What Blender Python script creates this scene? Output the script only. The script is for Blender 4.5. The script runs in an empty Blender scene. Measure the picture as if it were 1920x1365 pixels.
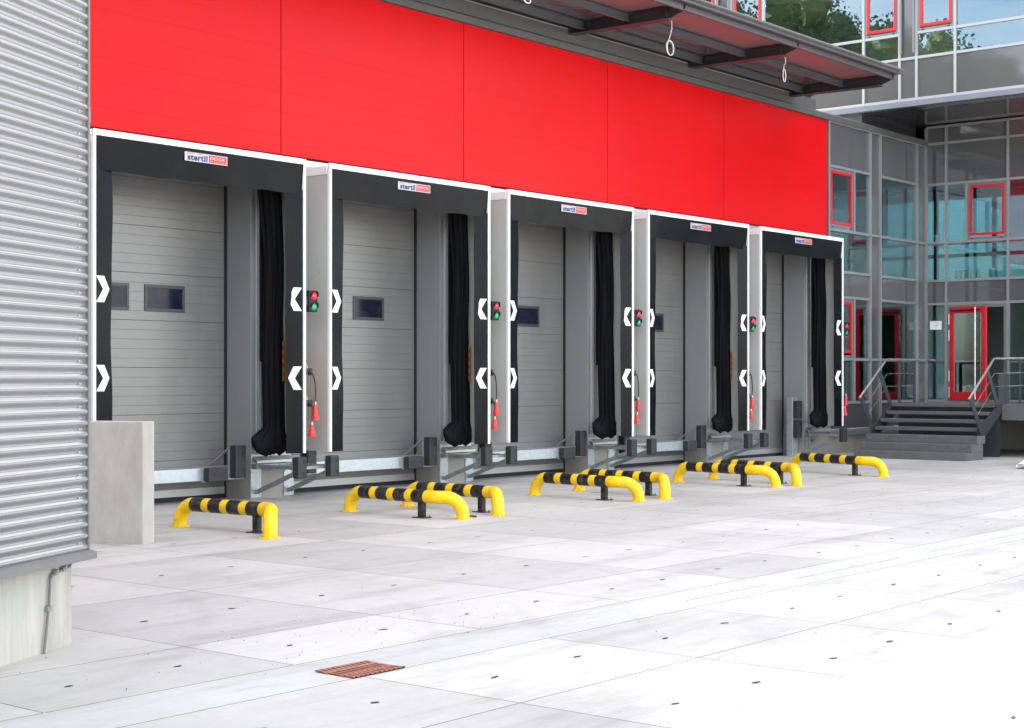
import bpy, math, random
from mathutils import Vector, Matrix
random.seed(7)
R=math.radians
sc=bpy.context.scene
COL=sc.collection

# ------------------------------------------------------------------ materials
def newmat(name):
    m=bpy.data.materials.new(name); m.use_nodes=True
    nt=m.node_tree; nt.nodes.clear()
    out=nt.nodes.new('ShaderNodeOutputMaterial')
    return m,nt,out
def lk(nt,a,b): nt.links.new(a,b)
def mat(name,col,rough=.5,metal=0.,var=.08,scale=3.,bump=0.,bscale=60.,coat=0.,spec=.5,dirt=None,dscale=1.5,rvar=.08,stretch=(1,1,1),emit=None):
    m,nt,out=newmat(name); N=nt.nodes
    p=N.new('ShaderNodeBsdfPrincipled'); lk(nt,p.outputs[0],out.inputs[0])
    tc=N.new('ShaderNodeTexCoord'); mp=N.new('ShaderNodeMapping'); mp.inputs['Scale'].default_value=stretch
    geo=N.new('ShaderNodeNewGeometry'); lk(nt,geo.outputs['Position'],mp.inputs[0])
    nz=N.new('ShaderNodeTexNoise'); nz.inputs['Scale'].default_value=scale; nz.inputs['Detail'].default_value=6; nz.inputs['Roughness'].default_value=.62
    lk(nt,mp.outputs[0],nz.inputs['Vector'])
    mr=N.new('ShaderNodeMapRange'); mr.inputs['From Min'].default_value=.3; mr.inputs['From Max'].default_value=.7
    mr.inputs['To Min'].default_value=1-var; mr.inputs['To Max'].default_value=1+var
    lk(nt,nz.outputs['Fac'],mr.inputs['Value'])
    mx=N.new('ShaderNodeMix'); mx.data_type='RGBA'; mx.blend_type='MULTIPLY'; mx.inputs['Factor'].default_value=1
    mx.inputs['A'].default_value=(*col,1); lk(nt,mr.outputs[0],mx.inputs['B'])
    colout=mx.outputs['Result']
    if dirt:
        n2=N.new('ShaderNodeTexNoise'); n2.inputs['Scale'].default_value=dscale; n2.inputs['Detail'].default_value=8; n2.inputs['Roughness'].default_value=.7
        lk(nt,mp.outputs[0],n2.inputs['Vector'])
        r2=N.new('ShaderNodeMapRange'); r2.inputs['From Min'].default_value=.48; r2.inputs['From Max'].default_value=.72
        r2.inputs['To Max'].default_value=dirt[3]
        lk(nt,n2.outputs['Fac'],r2.inputs['Value'])
        m2=N.new('ShaderNodeMix'); m2.data_type='RGBA'; lk(nt,r2.outputs[0],m2.inputs['Factor'])
        lk(nt,colout,m2.inputs['A']); m2.inputs['B'].default_value=(*dirt[:3],1); colout=m2.outputs['Result']
    lk(nt,colout,p.inputs['Base Color'])
    rr=N.new('ShaderNodeMapRange'); rr.inputs['To Min'].default_value=max(0,rough-rvar); rr.inputs['To Max'].default_value=min(1,rough+rvar)
    lk(nt,nz.outputs['Fac'],rr.inputs['Value']); lk(nt,rr.outputs[0],p.inputs['Roughness'])
    p.inputs['Metallic'].default_value=metal; p.inputs['Specular IOR Level'].default_value=spec
    p.inputs['Coat Weight'].default_value=coat; p.inputs['Coat Roughness'].default_value=.05
    if bump:
        nb=N.new('ShaderNodeTexNoise'); nb.inputs['Scale'].default_value=bscale; nb.inputs['Detail'].default_value=4
        lk(nt,mp.outputs[0],nb.inputs['Vector'])
        b=N.new('ShaderNodeBump'); b.inputs['Strength'].default_value=bump; b.inputs['Distance'].default_value=.01
        lk(nt,nb.outputs['Fac'],b.inputs['Height']); lk(nt,b.outputs[0],p.inputs['Normal'])
    if emit:
        p.inputs['Emission Color'].default_value=(*emit[:3],1); p.inputs['Emission Strength'].default_value=emit[3]
    return m
def glassmat(name,tint,base,frmul,rough=0.0,refl=(.95,.97,1)):
    m,nt,out=newmat(name); N=nt.nodes
    t=N.new('ShaderNodeBsdfTransparent'); t.inputs[0].default_value=(*tint,1)
    g=N.new('ShaderNodeBsdfGlossy'); g.inputs['Color'].default_value=(*refl,1); g.inputs['Roughness'].default_value=rough
    lw=N.new('ShaderNodeFresnel'); lw.inputs['IOR'].default_value=1.55
    ma=N.new('ShaderNodeMath'); ma.operation='MULTIPLY_ADD'; ma.inputs[1].default_value=frmul; ma.inputs[2].default_value=base; ma.use_clamp=True
    lk(nt,lw.outputs[0],ma.inputs[0])
    mx=N.new('ShaderNodeMixShader'); lk(nt,ma.outputs[0],mx.inputs[0]); lk(nt,t.outputs[0],mx.inputs[1]); lk(nt,g.outputs[0],mx.inputs[2])
    lk(nt,mx.outputs[0],out.inputs[0]); return m

M={}
M['red']=mat('red_panel_paint',(.60,.0035,.0065),.33,var=.04,scale=.6,spec=.13,rvar=.04,bump=.035,bscale=.9,dirt=(.53,.008,.011,.4),dscale=.9,stretch=(1,1,.35))
M['redframe']=mat('red_frame_paint',(.60,.008,.018),.3,var=.03)
M['fascia']=mat('grey_fascia_sheet',(.105,.107,.104),.42,metal=.25,var=.05)
M['white']=mat('white_aluminium',(.78,.79,.80),.35,var=.03)
M['rubber']=mat('black_curtain_rubber',(.0045,.0052,.0068),.22,var=.12,scale=4,bump=.05,bscale=2.2,spec=.085,rvar=.05,dirt=(.012,.012,.013,.4),dscale=2.5)
M['block']=mat('black_bumper_rubber',(.022,.022,.0245),.6,var=.2,scale=14,bump=.25,bscale=90,dirt=(.035,.033,.031,.5),dscale=9)
M['cloth']=mat('black_cushion_cloth',(.0042,.0042,.0055),.75,var=.25,scale=8,bump=.3,bscale=22,spec=.15)
M['door']=mat('grey_door_steel',(.195,.192,.185),.36,metal=.25,var=.06,scale=1.3,bump=.03,bscale=2.,rvar=.09,dirt=(.15,.145,.135,.4),dscale=1.6,stretch=(1,1,.5))
M['doorgroove']=mat('dark_door_groove',(.19,.188,.18),.5)
M['alu']=mat('pale_door_edge_aluminium',(.46,.47,.47),.35,metal=.6,var=.06)
M['reveal']=mat('grey_reveal_sheet',(.29,.292,.30),.45,metal=.25,var=.04,scale=1.)
M['clad']=mat('light_cladding_metal',(.52,.53,.535),.33,metal=.55,var=.06,scale=2,stretch=(1,1,.2))
M['side']=mat('light_grey_side_panel',(.50,.495,.47),.30,metal=.1,var=.03,scale=1.5)
M['galv']=mat('galvanised_steel',(.46,.505,.535),.38,metal=.7,var=.10,scale=16,rvar=.1,dirt=(.38,.40,.42,.4),dscale=5)
M['galvd']=mat('weathered_galvanised_steel',(.27,.29,.305),.45,metal=.6,var=.22,scale=18,rvar=.1,dirt=(.5,.52,.54,.5),dscale=8)
M['concrete']=mat('pier_concrete',(.30,.285,.25),.88,var=.14,scale=5,bump=.3,bscale=40,dirt=(.23,.21,.175,.55),dscale=2.5,stretch=(1,1,.35))
M['plinth']=mat('plinth_concrete',(.42,.405,.355),.85,var=.13,scale=4,bump=.3,bscale=45,dirt=(.24,.22,.17,.7),dscale=3.2,stretch=(2.2,2.2,.22))
M['blockconc']=mat('smooth_wall_concrete',(.40,.378,.348),.85,var=.14,scale=3.5,bump=.2,bscale=50,dirt=(.31,.295,.27,.6),dscale=3.0,stretch=(1.3,1.3,.6))
M['black']=mat('matt_black',(.012,.012,.013),.7)
M['dark']=mat('anthracite_steel',(.045,.047,.054),.42,metal=.2,var=.1,scale=2)
M['darkbeam']=mat('black_grey_beam_paint',(.035,.036,.042),.38,var=.1,scale=2)
M['purlin']=mat('grey_purlin_paint',(.10,.105,.115),.4,metal=.2,var=.05)
M['soffit']=mat('glossy_grey_liner_sheet',(.20,.20,.205),.14,metal=.5,var=.03,rvar=.03)
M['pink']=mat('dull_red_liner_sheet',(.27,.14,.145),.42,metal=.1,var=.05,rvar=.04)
M['edgebeam']=mat('blue_grey_edge_beam',(.15,.165,.195),.4,metal=.2,var=.05)
M['roofsheet']=mat('silver_roof_sheet',(.13,.13,.135),.4,metal=.3,var=.05)
M['cream']=mat('cream_light_slit',(.55,.47,.32),.8)
M['corr']=mat('silver_corrugated_sheet',(.262,.262,.26),.21,metal=.5,var=.03,scale=1.2,rvar=.04)
M['trim']=mat('grey_trim',(.16,.158,.16),.45,metal=.2,var=.05)
M['yellow']=mat('safety_yellow_paint',(.86,.53,.004),.36,var=.06,scale=6,bump=.08,bscale=22,spec=.35,dirt=(.36,.23,.06,.55),dscale=9)
M['gblack']=mat('gloss_black_band',(.009,.009,.010),.32,var=.15,spec=.3,dirt=(.14,.13,.11,.6),dscale=13)
M['steel']=mat('brushed_stainless',(.62,.62,.60),.28,metal=.9,var=.06)
M['mull']=mat('silver_mullion',(.33,.335,.35),.4,metal=.3,var=.03)
M['mulld']=mat('grey_mullion',(.27,.273,.28),.4,metal=.3,var=.03)
M['spand']=mat('glossy_grey_spandrel',(.085,.085,.09),.04,var=.02,spec=.6,coat=.35,rvar=.01)
M['sashgrey']=mat('grey_sash',(.15,.155,.165),.4,var=.03)
M['glass']=glassmat('teal_window_glass',(.70,.84,.85),.05,.85)
M['glassrear']=glassmat('rear_window_glass',(.20,.32,.355),.05,.8)
M['glassup']=glassmat('reflective_window_glass',(.50,.60,.60),.11,.8,refl=(.72,.87,1.0))
M['glassdoor']=glassmat('door_leaf_glass',(.34,.44,.40),.02,.45)
M['intwall']=mat('interior_wall',(.36,.37,.34),.8,var=.05)
M['intblind']=mat('blue_green_blind',(.20,.42,.46),.8,var=.05)
M['intfloor']=mat('interior_floor',(.20,.19,.17),.5,var=.08)
M['intceil']=mat('interior_ceiling',(.55,.55,.53),.8,var=.04)
M['lamp']=mat('lit_strip_lamp',(.9,.9,.85),.5,emit=(1,.96,.82,5.))
M['steps']=mat('grey_step_concrete',(.108,.108,.11),.75,var=.14,scale=6,bump=.2,bscale=60,dirt=(.13,.13,.13,.5),dscale=4)
M['tread']=mat('grey_metal_tread',(.115,.117,.124),.5,metal=.2,var=.08)
M['redlens']=mat('lit_red_lens',(.5,.008,.02),.2,emit=(1,.02,.05,.32),spec=.6)
M['greenlens']=mat('lit_green_lens',(.005,.20,.095),.2,emit=(.0,.55,.22,.10),spec=.6)
M['cable']=mat('black_cable',(.015,.015,.016),.5)
M['wcable']=mat('white_cable',(.72,.69,.63),.5,var=.06)
M['plug']=mat('red_plug_plastic',(.75,.035,.03),.4,var=.05)
M['orange']=mat('orange_reel_plastic',(.85,.20,.02),.45,var=.05)
M['rust']=mat('rusty_cast_iron',(.31,.125,.088),.8,metal=.1,var=.25,scale=18,bump=.3,bscale=80,dirt=(.2,.05,.03,.6),dscale=14)
M['hole']=mat('dark_drain_pit',(.03,.02,.016),.9)
M['doorpane']=mat('dark_door_pane',(.010,.012,.024),.10,var=.3,scale=6,spec=.2,dirt=(.06,.07,.10,.35),dscale=3.5,rvar=.06)
M['logowhite']=mat('white_sign_film',(.42,.42,.42),.4,var=.01)
M['logoblue']=mat('blue_lettering',(.002,.014,.15),.6,var=.01)
M['logored']=mat('red_lettering',(.55,.004,.012),.5,var=.01)
M['wyel']=mat('yellow_warning_tape',(.24,.19,.01),.5,var=.02)
M['paper']=mat('white_paper_notice',(.8,.8,.8),.7,var=.01)
M['ochre']=mat('ochre_print',(.6,.42,.2),.7)
M['pot']=mat('white_pot',(.8,.8,.78),.4,var=.02)
M['whiteplastic']=mat('white_plastic',(.82,.82,.82),.45,var=.03)
M['debris']=mat('dark_brown_debris',(.06,.04,.03),.95,var=.4,scale=12,bump=.6,bscale=25)
M['bark']=mat('bark',(.08,.06,.045),.9,var=.3)
M['hall']=mat('dark_hall_core',(.08,.08,.085),.7)
def leafmat():
    m,nt,out=newmat('leaf_green'); N=nt.nodes
    p=N.new('ShaderNodeBsdfPrincipled'); lk(nt,p.outputs[0],out.inputs[0])
    g=N.new('ShaderNodeNewGeometry'); n=N.new('ShaderNodeTexNoise'); n.inputs['Scale'].default_value=.35; n.inputs['Detail'].default_value=5
    lk(nt,g.outputs['Position'],n.inputs['Vector'])
    r=N.new('ShaderNodeValToRGB'); r.color_ramp.elements[0].position=.35; r.color_ramp.elements[1].position=.68
    r.color_ramp.elements[0].color=(.07,.11,.03,1); r.color_ramp.elements[1].color=(.22,.25,.08,1)
    lk(nt,n.outputs['Fac'],r.inputs[0]); lk(nt,r.outputs[0],p.inputs['Base Color']); p.inputs['Roughness'].default_value=.7
    return m
M['leaf']=leafmat()
def groundmat(name,base,streak=True):
    m,nt,out=newmat(name); N=nt.nodes
    p=N.new('ShaderNodeBsdfPrincipled'); lk(nt,p.outputs[0],out.inputs[0])
    geo=N.new('ShaderNodeNewGeometry')
    at=N.new('ShaderNodeAttribute'); at.attribute_name='tone'
    def noise(sc_,st,det=7,ro=.65):
        mp=N.new('ShaderNodeMapping'); mp.inputs['Scale'].default_value=st; lk(nt,geo.outputs['Position'],mp.inputs[0])
        n=N.new('ShaderNodeTexNoise'); n.inputs['Scale'].default_value=sc_; n.inputs['Detail'].default_value=det; n.inputs['Roughness'].default_value=ro
        lk(nt,mp.outputs[0],n.inputs['Vector']); return n.outputs['Fac']
    def rng(v,a,b,c,d):
        r=N.new('ShaderNodeMapRange'); r.inputs['From Min'].default_value=a; r.inputs['From Max'].default_value=b
        r.inputs['To Min'].default_value=c; r.inputs['To Max'].default_value=d; lk(nt,v,r.inputs['Value']); return r.outputs[0]
    def mul(a,b):
        x=N.new('ShaderNodeMath'); x.operation='MULTIPLY'; lk(nt,a,x.inputs[0]); lk(nt,b,x.inputs[1]); return x.outputs[0]
    f=rng(noise(.55,(1,1,1)),.3,.7,.86,1.08)
    f=mul(f,rng(noise(7.,(1,1,1)),.3,.75,.95,1.04))
    f=mul(f,rng(noise(1.1,(.22,1.5,1),6,.7),.50,.72,1.0,.74))     # drive-direction scuffs
    f=mul(f,rng(noise(2.6,(.5,2.2,1),5,.7),.58,.72,1.0,.80))
    f=mul(f,rng(noise(70.,(1,1,1),3,.6),.25,.75,.95,1.05))
    # faint curved tyre marks
    mp=N.new('ShaderNodeMapping'); mp.inputs['Location'].default_value=(7.5,5.5,0); lk(nt,geo.outputs['Position'],mp.inputs[0])
    wv=N.new('ShaderNodeTexWave'); wv.wave_type='RINGS'; wv.rings_direction='Z'; wv.inputs['Scale'].default_value=.42; wv.inputs['Distortion'].default_value=1.2; wv.inputs['Detail'].default_value=2
    lk(nt,mp.outputs[0],wv.inputs['Vector'])
    tm=mul(rng(wv.outputs['Fac'],.86,1.,0,1),rng(noise(.35,(1,1,1),3),.44,.58,0,1))
    f=mul(f,rng(tm,0,1,1,.93))
    f=mul(f,at.outputs['Fac'])
    cm=N.new('ShaderNodeMix'); cm.data_type='RGBA'; cm.blend_type='MULTIPLY'; cm.inputs['Factor'].default_value=1
    cm.inputs['A'].default_value=(*base,1); lk(nt,f,cm.inputs['B']); lk(nt,cm.outputs['Result'],p.inputs['Base Color'])
    p.inputs['Roughness'].default_value=.8
    b=N.new('ShaderNodeBump'); b.inputs['Strength'].default_value=.12; b.inputs['Distance'].default_value=.01
    lk(nt,noise(60.,(1,1,1),4),b.inputs['Height']); lk(nt,b.outputs[0],p.inputs['Normal'])
    return m
M['ground']=groundmat('yard_concrete',(.412,.398,.380))
M['gutter']=groundmat('gutter_concrete',(.412,.412,.403))
M['joint']=mat('joint_sealant',(.135,.13,.12),.9,var=.35,scale=6)

# ------------------------------------------------------------------ mesh builder
class MB:
    def __init__(s): s.v=[]; s.f=[]; s.m=[]; s.sm=[]
    def add(s,vs,fs,mi=0,smooth=False):
        o=len(s.v); s.v+= [tuple(v) for v in vs]
        for f in fs: s.f.append([o+i for i in f]); s.m.append(mi); s.sm.append(smooth)
        return s
    def box(s,x0,x1,y0,y1,z0,z1,mi=0):
        x0,x1=min(x0,x1),max(x0,x1); y0,y1=min(y0,y1),max(y0,y1); z0,z1=min(z0,z1),max(z0,z1)
        vs=[(x0,y0,z0),(x1,y0,z0),(x1,y1,z0),(x0,y1,z0),(x0,y0,z1),(x1,y0,z1),(x1,y1,z1),(x0,y1,z1)]
        return s.add(vs,[(0,3,2,1),(4,5,6,7),(0,1,5,4),(1,2,6,5),(2,3,7,6),(3,0,4,7)],mi)
    def obox(s,c,ax,ay,az,hx,hy,hz,mi=0):   # oriented box
        c=Vector(c);ax,ay,az=Vector(ax),Vector(ay),Vector(az)
        vs=[c+ax*(hx*i)+ay*(hy*j)+az*(hz*k) for k in(-1,1) for j in(-1,1) for i in(-1,1)]
        return s.add(vs,[(0,2,3,1),(4,5,7,6),(0,1,5,4),(1,3,7,5),(3,2,6,7),(2,0,4,6)],mi)
    def bar(s,a,b,w,h,up=(0,0,1),mi=0):
        a,b=Vector(a),Vector(b); d=(b-a); L=d.length; d.normalize(); u=Vector(up); r=d.cross(u); 
        if r.length<1e-4: r=d.cross(Vector((1,0,0)))
        r.normalize(); u=r.cross(d).normalized()
        return s.obox((a+b)/2,d,r,u,L/2,w/2,h/2,mi)
    def prism(s,poly,plane,a,b,mi=0):       # poly 2d, extruded along the missing axis from a to b
        def P(p,t):
            return {'xz':(p[0],t,p[1]),'yz':(t,p[0],p[1]),'xy':(p[0],p[1],t)}[plane]
        n=len(poly); vs=[P(p,a) for p in poly]+[P(p,b) for p in poly]
        fs=[tuple(range(n))[::-1],tuple(range(n,2*n))]+[(i,(i+1)%n,n+(i+1)%n,n+i) for i in range(n)]
        return s.add(vs,fs,mi)
    def tube(s,path,r,n=14,mi=0,caps=True,smooth=True):
        P=[Vector(p) for p in path]; k=len(P); rr=r if hasattr(r,'__len__') else [r]*k
        T=[]
        for i in range(k):
            t=P[min(i+1,k-1)]-P[max(i-1,0)]; T.append(t.normalized())
        a=Vector((0,0,1)) if abs(T[0].z)<.9 else Vector((1,0,0))
        u=(a-T[0]*a.dot(T[0])).normalized(); o=[]
        for i in range(k):
            u=(u-T[i]*u.dot(T[i])).normalized(); w=T[i].cross(u)
            for j in range(n):
                an=2*math.pi*j/n; o.append(P[i]+(u*math.cos(an)+w*math.sin(an))*rr[i])
        fs=[(i*n+j,i*n+(j+1)%n,(i+1)*n+(j+1)%n,(i+1)*n+j) for i in range(k-1) for j in range(n)]
        s.add(o,fs,mi,smooth)
        if caps:
            s.add(o[:n],[tuple(range(n))[::-1]],mi); s.add(o[-n:],[tuple(range(n))],mi)
        return s
    def cyl(s,c0,c1,r,n=16,mi=0,r1=None):
        return s.tube([c0,c1],[r,r if r1 is None else r1],n,mi)
def build(name,mb,mats,parent=None,bevel=0,seg=2):
    me=bpy.data.meshes.new(name); me.from_pydata(mb.v,[],mb.f)
    if not isinstance(mats,(list,tuple)): mats=[mats]
    for m in mats: me.materials.append(M[m] if isinstance(m,str) else m)
    me.polygons.foreach_set('material_index',mb.m); me.polygons.foreach_set('use_smooth',mb.sm)
    me.update()
    o=bpy.data.objects.new(name,me); COL.objects.link(o)
    if parent: o.parent=parent
    if bevel:
        b=o.modifiers.new('bevel','BEVEL'); b.width=bevel; b.segments=seg; b.limit_method='ANGLE'; b.angle_limit=R(40)
    return o
def thing(name,label,cat,loc=(0,0,0),rz=0,group=None):
    o=bpy.data.objects.new(name,None); COL.objects.link(o); o.location=loc; o.rotation_euler=(0,0,rz)
    o.empty_display_size=.2
    tag(o,label,cat,group); return o
def tag(o,label,cat,group=None):
    o['label']=label; o['category']=cat
    if group: o['group']=group
def dup(root,loc,label=None,group=None):
    r=root.copy(); COL.objects.link(r); r.location=loc
    if label: r['label']=label
    if group: r['group']=group
    for ch in list(root.children):
        c=ch.copy(); COL.objects.link(c); c.parent=r
        for g in list(ch.children):
            d=g.copy(); COL.objects.link(d); d.parent=c
    return r
def fillet(pts,rad,n=8):
    P=[Vector(p) for p in pts]; out=[P[0]]
    for i in range(1,len(P)-1):
        a=(P[i-1]-P[i]).normalized(); b=(P[i+1]-P[i]).normalized(); ang=a.angle(b); r=rad[i-1]
        t=r/math.tan(ang/2); c=P[i]+(a+b).normalized()*(r/math.sin(ang/2))
        s0=P[i]+a*t; s1=P[i]+b*t; v0=s0-c; v1=s1-c; tot=v0.angle(v1); axis=v0.cross(v1).normalized()
        for k in range(n+1): out.append(c+Matrix.Rotation(tot*k/n,3,axis)@v0)
    out.append(P[-1]); return out
def text_mesh(body,size,w=None,bold=0.0,space=1.0):
    cu=bpy.data.curves.new('lettering','FONT'); cu.body=body; cu.size=size; cu.offset=bold; cu.resolution_u=3; cu.space_character=space
    cu.extrude=.0008
    t=bpy.data.objects.new('lettering',cu); COL.objects.link(t)
    dg=bpy.context.evaluated_depsgraph_get(); me=bpy.data.meshes.new_from_object(t.evaluated_get(dg))
    vs=[v.co.copy() for v in me.vertices]; fs=[tuple(p.vertices) for p in me.polygons]
    bpy.data.objects.remove(t); bpy.data.curves.remove(cu); bpy.data.meshes.remove(me)
    return vs,fs
def put_text(mb,body,x0,z0,width,height,y,mi=0,bold=0.0,space=1.0):
    vs,fs=text_mesh(body,1.0,bold=bold,space=space)
    xa=min(v.x for v in vs); xb=max(v.x for v in vs); ya=min(v.y for v in vs); yb=max(v.y for v in vs)
    mb.add([(x0+(v.x-xa)/(xb-xa)*width,y-(v.z if abs(v.z)<.1 else 0),z0+(v.y-ya)/(yb-ya)*height) for v in vs],fs,mi)

PITCH=3.965
ND=5
def X0(k): return PITCH*k

# ------------------------------------------------------------------ ground
def make_ground():
    xs=[-400,-60,-24]+[-3.42+1.72*i for i in range(-11,28)]+[60,400]
    ys=[-400,-60,-26,-23,-21,-19,-17.9,-16.2,-14.5,-12.86,-11.57,-10.42,-9.85,-8.84,-6.8,-4.86,-2.9,-.95,1.2,60,400]
    j=.0055
    mb=MB(); tone=[]
    def strips(L):
        o=[]
        for i in range(len(L)-1):
            a=L[i]+(j if i>0 else 0); b=L[i+1]-(j if i<len(L)-2 else 0)
            o.append((a,b,0))
            if i<len(L)-2: o.append((L[i+1]-j,L[i+1]+j,1))
        return o
    for (xa,xb,jx) in strips(xs):
        for (ya,yb,jy) in strips(ys):
            mi=1 if (jx or jy) else 0
            gut=(-10.43<ya and yb<-9.84)
            if gut and jx: mi=2
            if gut and mi==0: mi=2
            mb.add([(xa,ya,0),(xb,ya,0),(xb,yb,0),(xa,yb,0)],[(0,1,2,3)],mi); tone.append(random.choice((.90,.95,1.0,1.04,1.08))*random.uniform(.98,1.02) if mi==0 else 1.0)
    # lifting-anchor marks, two in each slab
    ymid=[(-12.86,-11.57),(-11.57,-10.42),(-9.85,-8.84),(-8.84,-6.8),(-6.8,-4.86),(-4.86,-2.9),(-14.5,-12.86)]
    for i in range(-4,18):
        cx=-3.42+1.72*(i+.5)
        for (a,b) in ymid:
            for dx in(-.39,.39):
                x=cx+dx+random.uniform(-.03,.03); y=(a+b)/2+random.uniform(-.04,.04)
                rx,ry=random.uniform(.028,.042),random.uniform(.012,.017); an=random.uniform(-.3,.3)
                pts=[]
                for k in range(10):
                    t=2*math.pi*k/10; u=rx*math.cos(t)*random.uniform(.85,1.1); w=ry*math.sin(t)*random.uniform(.85,1.1)
                    pts.append((x+u*math.cos(an)-w*math.sin(an),y+u*math.sin(an)+w*math.cos(an),.003))
                mb.add(pts,[tuple(range(10))],3); tone.append(1)
    # scattered grit near the drain
    for i in range(120):
        if i<70: x=random.gauss(-4.3,.9); y=random.gauss(-9.3,.45)
        else: x=random.uniform(-6.5,8); y=random.uniform(-12,-4)
        r=random.uniform(.002,.006)
        mb.add([(x-r,y-r,.002),(x+r,y-r*.6,.002),(x+r*.5,y+r,.004),(x,y,.008)],[(0,1,3),(1,2,3),(2,0,3)],3); tone+=[1,1,1]
    o=build('ground',mb,['ground','joint','gutter','black'])
    a=o.data.attributes.new('tone','FLOAT','FACE'); a.data.foreach_set('value',tone)
    o['kind']='structure'
    g=MB(); tn=[]
    # the shallow gutter's second seam and patches
    [g.box(xa,xb,-10.184,-10.179,.0005,.003) for xa,xb in ((-1.4,-.2),(.3,2.3),(3.0,9.0))]
    s=build('drain_channel',g,mat('faint_seam',(.26,.255,.245),.9)); s['kind']='structure'
make_ground()

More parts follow.
